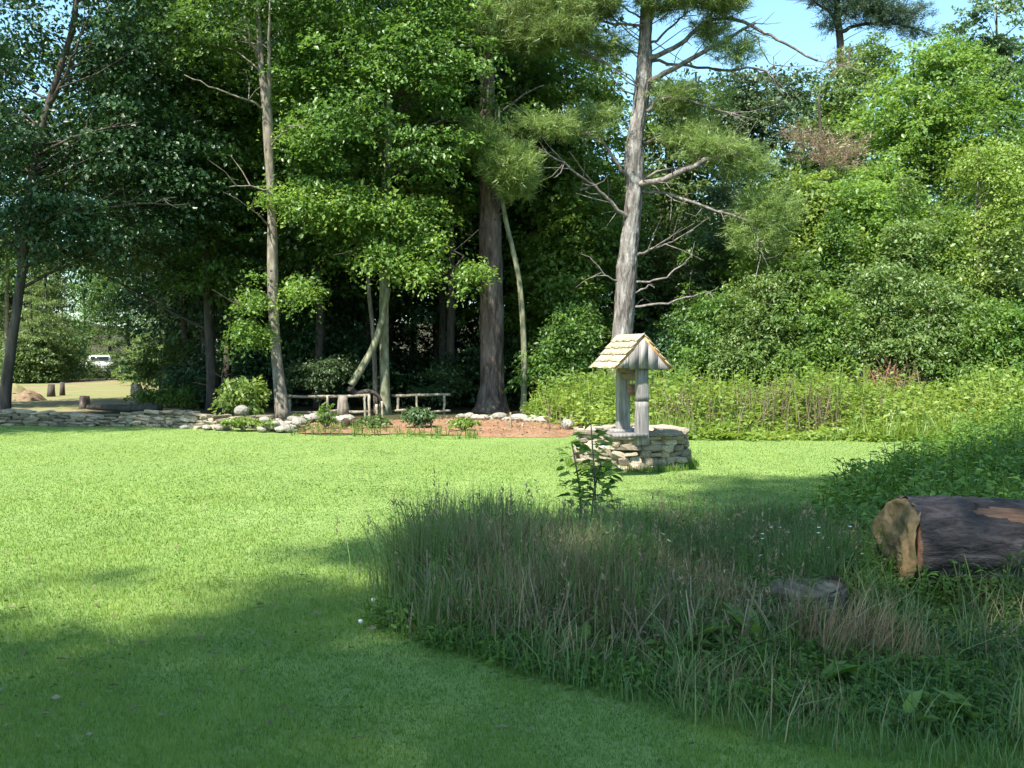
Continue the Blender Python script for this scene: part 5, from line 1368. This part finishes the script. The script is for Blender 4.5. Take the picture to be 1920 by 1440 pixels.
# ------------------------------------------------------------------ log and flat stump in the right foreground
x0 = P(1688, 1020, 6.75)[0]
log = empty('fallen_log', (x0, 6.75, .31), 'thick fallen log with dark bark and a pale cut end in the right foreground', 'log')
n = 110; sides = 84
xs = np.linspace(0, 3.6, n)
pts = np.c_[x0 + xs, 6.75 + xs * .07, .315 - xs * .028]
V, Q, T = tube(pts, np.linspace(.325, .262, n), sides, .02, cap=False, seed=5)
r2 = np.random.default_rng(4)
ctr = np.repeat(pts, sides, 0); d_ = V - ctr
th = np.arctan2(d_[:, 2], d_[:, 1]); X = V[:, 0] - x0
edge = .62 + .22 * np.sin(th * 5) + .10 * np.sin(X * 9) + .07 * np.sin(th * 13 + X * 5)
bare = (np.sin(th + .12 * np.sin(X * 6)) > .72 - .30 * (X - .7)) & (X > edge + .1) & (np.sin(th) > .1)
plate = np.clip(np.sin(th * 15 + 2.2 * np.sin(X * 3.1)) * 1.4 + .8 * np.sin(X * 11 + 3 * np.sin(th * 4)) + .5 * np.sin(th * 31 + X * 4), -1, .9)
furrow = 1 + .034 * plate + .03 * noise3(np.c_[X * 3, np.cos(th) * 2, np.sin(th) * 2], 3, 1.0) + r2.normal(0, .010, len(V))
V2 = ctr + d_ * np.where(bare, .88, furrow)[:, None]
V2[:, 0] += np.where(X < .01, .02 * np.sin(th * 7) + r2.normal(0, .008, len(V)), 0)
put('bark', log, V2, Q, None, M['log_bark'])
core = tube(pts, np.linspace(.325, .262, n) * .915, sides, .02, seed=5)
put('heartwood', log, *core, M['red_wood'], smooth=True)
rings = 16; V = []
for k in range(rings):
    f = (1 - k / rings) * .985
    for q in range(sides):
        a = q / sides * 2 * math.pi
        rr = .322 * f * (1 + .02 * math.sin(3 * a) + .012 * math.sin(9 * a))
        V.append((x0 - .03 - .035 * math.sin(a * 2 + 1) * f - .02 * math.sin(a * 5 + k * .7) * f - r2.uniform(0, .012) + (.045 if f > .93 else 0), 6.75 + math.cos(a) * rr, .315 + math.sin(a) * rr))
V.append((x0 - .035, 6.75, .315))
Q = [(k * sides + a, (k + 1) * sides + a, (k + 1) * sides + (a + 1) % sides, k * sides + (a + 1) % sides) for k in range(rings - 1) for a in range(sides)]
T = [((rings - 1) * sides + a, rings * sides, (rings - 1) * sides + (a + 1) % sides) for a in range(sides)]
put('cut_end', log, V, Q, T, M['cut_wood'])
# weeds growing up against the cut end and the front of the log
weed_field('climbing_weeds', 'leafy weeds growing up against the cut end of the log', in_poly([(x0 - .45, 6.15), (x0 + .5, 6.05), (x0 + .6, 6.38), (x0 - .1, 6.4), (x0 - .15, 7.0), (x0 - .5, 7.0)]), 60, .12, .36, .055, M['weed_shade'], 640, per=22, spread=.08, tmpl=OVAL, aspect=.6)
weed_field('log_weeds', 'leafy weeds along the front of the log', in_poly([(x0 + .3, 5.9), (x0 + 3, 5.6), (x0 + 3, 6.4), (x0 + .3, 6.4)]), 200, .04, .12, .045, M['weed_shade'], 641, per=18, spread=.09, tmpl=OVAL, aspect=.6)
p = P(1515, 1085, 6.0)
stp = empty('stump', (p[0], 6.0, 0), 'low flat-topped weathered stump half buried in grass left of the log', 'stump')
mb = MB()
V, Q, T = tube([(p[0], 6.0, -.02), (p[0], 6.0, .08), (p[0], 6.0, .15), (p[0] - .01, 6.0, .19)], [.25, .24, .23, .225], 26, .06, cap=False, seed=6)
put('bark', stp, V, Q, T, M['bark_dark'])
V, Q, T = tube([(p[0], 6.0, .12), (p[0] - .01, 6.0, .192), (p[0] - .01, 6.0, .205)], [.22, .228, .21], 26, .05, seed=6)
put('cut_top', stp, V, Q, T, M['old_wood'])

# small white flowers
fl = [G(700, 1125, .06), G(676, 1165, .05)] 
for i, q in enumerate(fl):
    V, Q, T = tube([(q[0], q[1], q[2] - .01), (q[0], q[1], q[2] + .006), (q[0], q[1], q[2] + .012)], [.008, .014, .006], 8)
    o = empty('clover_flower', (q[0], q[1], 0), ['white clover flower in the lawn left of the tall grass', 'narrow white flower at the left foot of the tall grass'][i], 'flower')
    put('blossom', o, V, Q, T, M['flower'], {'tint': np.full(len(V), .5)})
    V, Q, T = tube([(q[0], q[1], 0), (q[0], q[1], q[2] - .008)], [.002, .002], 4); put('stem', o, V, Q, T, M['weed'], {'tint': np.full(len(V), .5)})
r2 = np.random.default_rng(55); C_ = []
for i in range(60):
    px, py = r2.uniform(1420, 1640), r2.uniform(985, 1060)
    q = P(px, py, r2.uniform(6.8, 8.6)); C_.append(q)
C_ = np.array(C_); C_ = C_[C_[:, 2] > .1]; k = np.repeat(np.arange(len(C_)), 5); a = np.tile(np.arange(5) / 5 * 6.283, len(C_))
hd = np.c_[np.cos(a), np.sin(a), .3 + 0 * a]
V, Q, T, tt = leaves(C_[k], hd, np.tile((0, -.6, 1.0), (len(k), 1)), np.full(len(k), .014), np.full(len(k), .011), np.full(len(k), .5))
tag(link('tiny_blossoms', mesh('tiny_blossoms', V, Q, T, M['flower'], {'tint': tt})), 'tiny white blossoms scattered over the weeds left of the log', 'flowers', kind='stuff')
bpy.data.objects['tiny_blossoms'].name = 'blossom'

# ------------------------------------------------------------------ shade trees round and behind the viewpoint
def shade_tree(x, y, h, blobs, n, seed, label):
    t = empty('shade_tree', (x, y, 0), label, 'tree', 'shade trees around the viewpoint')
    pts = np.array([(x, y, z_) for z_ in np.linspace(-.1, h, 10)])
    V, Q, T = tube(pts, np.linspace(.25, .05, 10), 10, .05, seed=seed); put('trunk', t, V, Q, T, M['bark_dark'])
    foliage(t, blobs, n, 30, .6, .17, M['maple'], seed, -.6, trunk=pts, limbs=18, holes=[(-.45, 3.95, .38), (-2.3, 6.4, .6), (-1.1, 7.3, .5), (.7, 6.9, .5), (1.6, 8.2, .45), (3.4, 8.0, .4), (-2.4, 5.0, .35), (-.9, 5.6, .3)])
    return t
EX = math.cos(SUN_EL) / math.sin(SUN_EL)
sx_, sy_ = -math.sin(SUN_AZ) * EX, -math.cos(SUN_AZ) * EX      # shadow offset per metre of height
def SB(x, y, z, rx, ry, rz, w=1.0):        # a crown lobe whose shadow falls at ground (x, y)
    return (x - sx_ * z, y - sy_ * z, z, rx, ry, rz, w)
shade_tree(-9, -9, 15, [SB(-3.3, 4.5, 14, 1.7, 1.5, 1.5), SB(-1.6, 5.6, 15, 1.5, 1.1, 1.5), SB(-1.0, 4.0, 14, 1.7, 1.5, 1.6), SB(.1, 3.6, 14, 1.7, 1.5, 1.4), SB(-2.4, 3.4, 14, 1.7, 1.5, 1.4), SB(-3.9, 2.6, 13.5, 1.8, 1.5, 1.4), SB(-2.2, 6.9, 16, 1.3, .35, .8, .5)], 760, 901, 'leafy shade tree left of and behind the viewpoint')
shade_tree(-5, -8, 16, [SB(.6, 6.4, 15, 1.8, 1.7, 1.5), SB(1.4, 4.4, 15, 1.9, 1.6, 1.5), SB(-.5, 7.9, 16, 1.0, .9, 1.0), SB(1.9, 8.6, 16, 2.2, 1.8, 1.6), SB(-.9, 8.9, 16, .6, .4, .8, .5)], 640, 902, 'leafy shade tree straight behind the viewpoint')
shade_tree(3, -6, 15, [SB(3.6, 5.4, 14, 2.2, 1.9, 1.5), SB(4.4, 9.6, 15, 2.4, 2.2, 1.6), SB(3.9, 11.6, 15, 2.0, 1.5, 1.3), SB(6.6, 12.2, 15, 2.4, 1.9, 1.6), SB(7.0, 8.5, 14, 2.4, 2.4, 1.6)], 900, 903, 'leafy shade tree right of the viewpoint')
shade_tree(-15, 12, 13, [SB(-9.8, 21.8, 11, 2.6, 1.3, 1.8), SB(-7.6, 22.4, 11, 1.6, .9, 1.6), SB(-9, 25.0, 12, 3.2, 2.0, 2.0), SB(-13, 22.5, 11, 2.4, 2.4, 2.0)], 900, 904, 'tall tree beyond the left edge of the view')
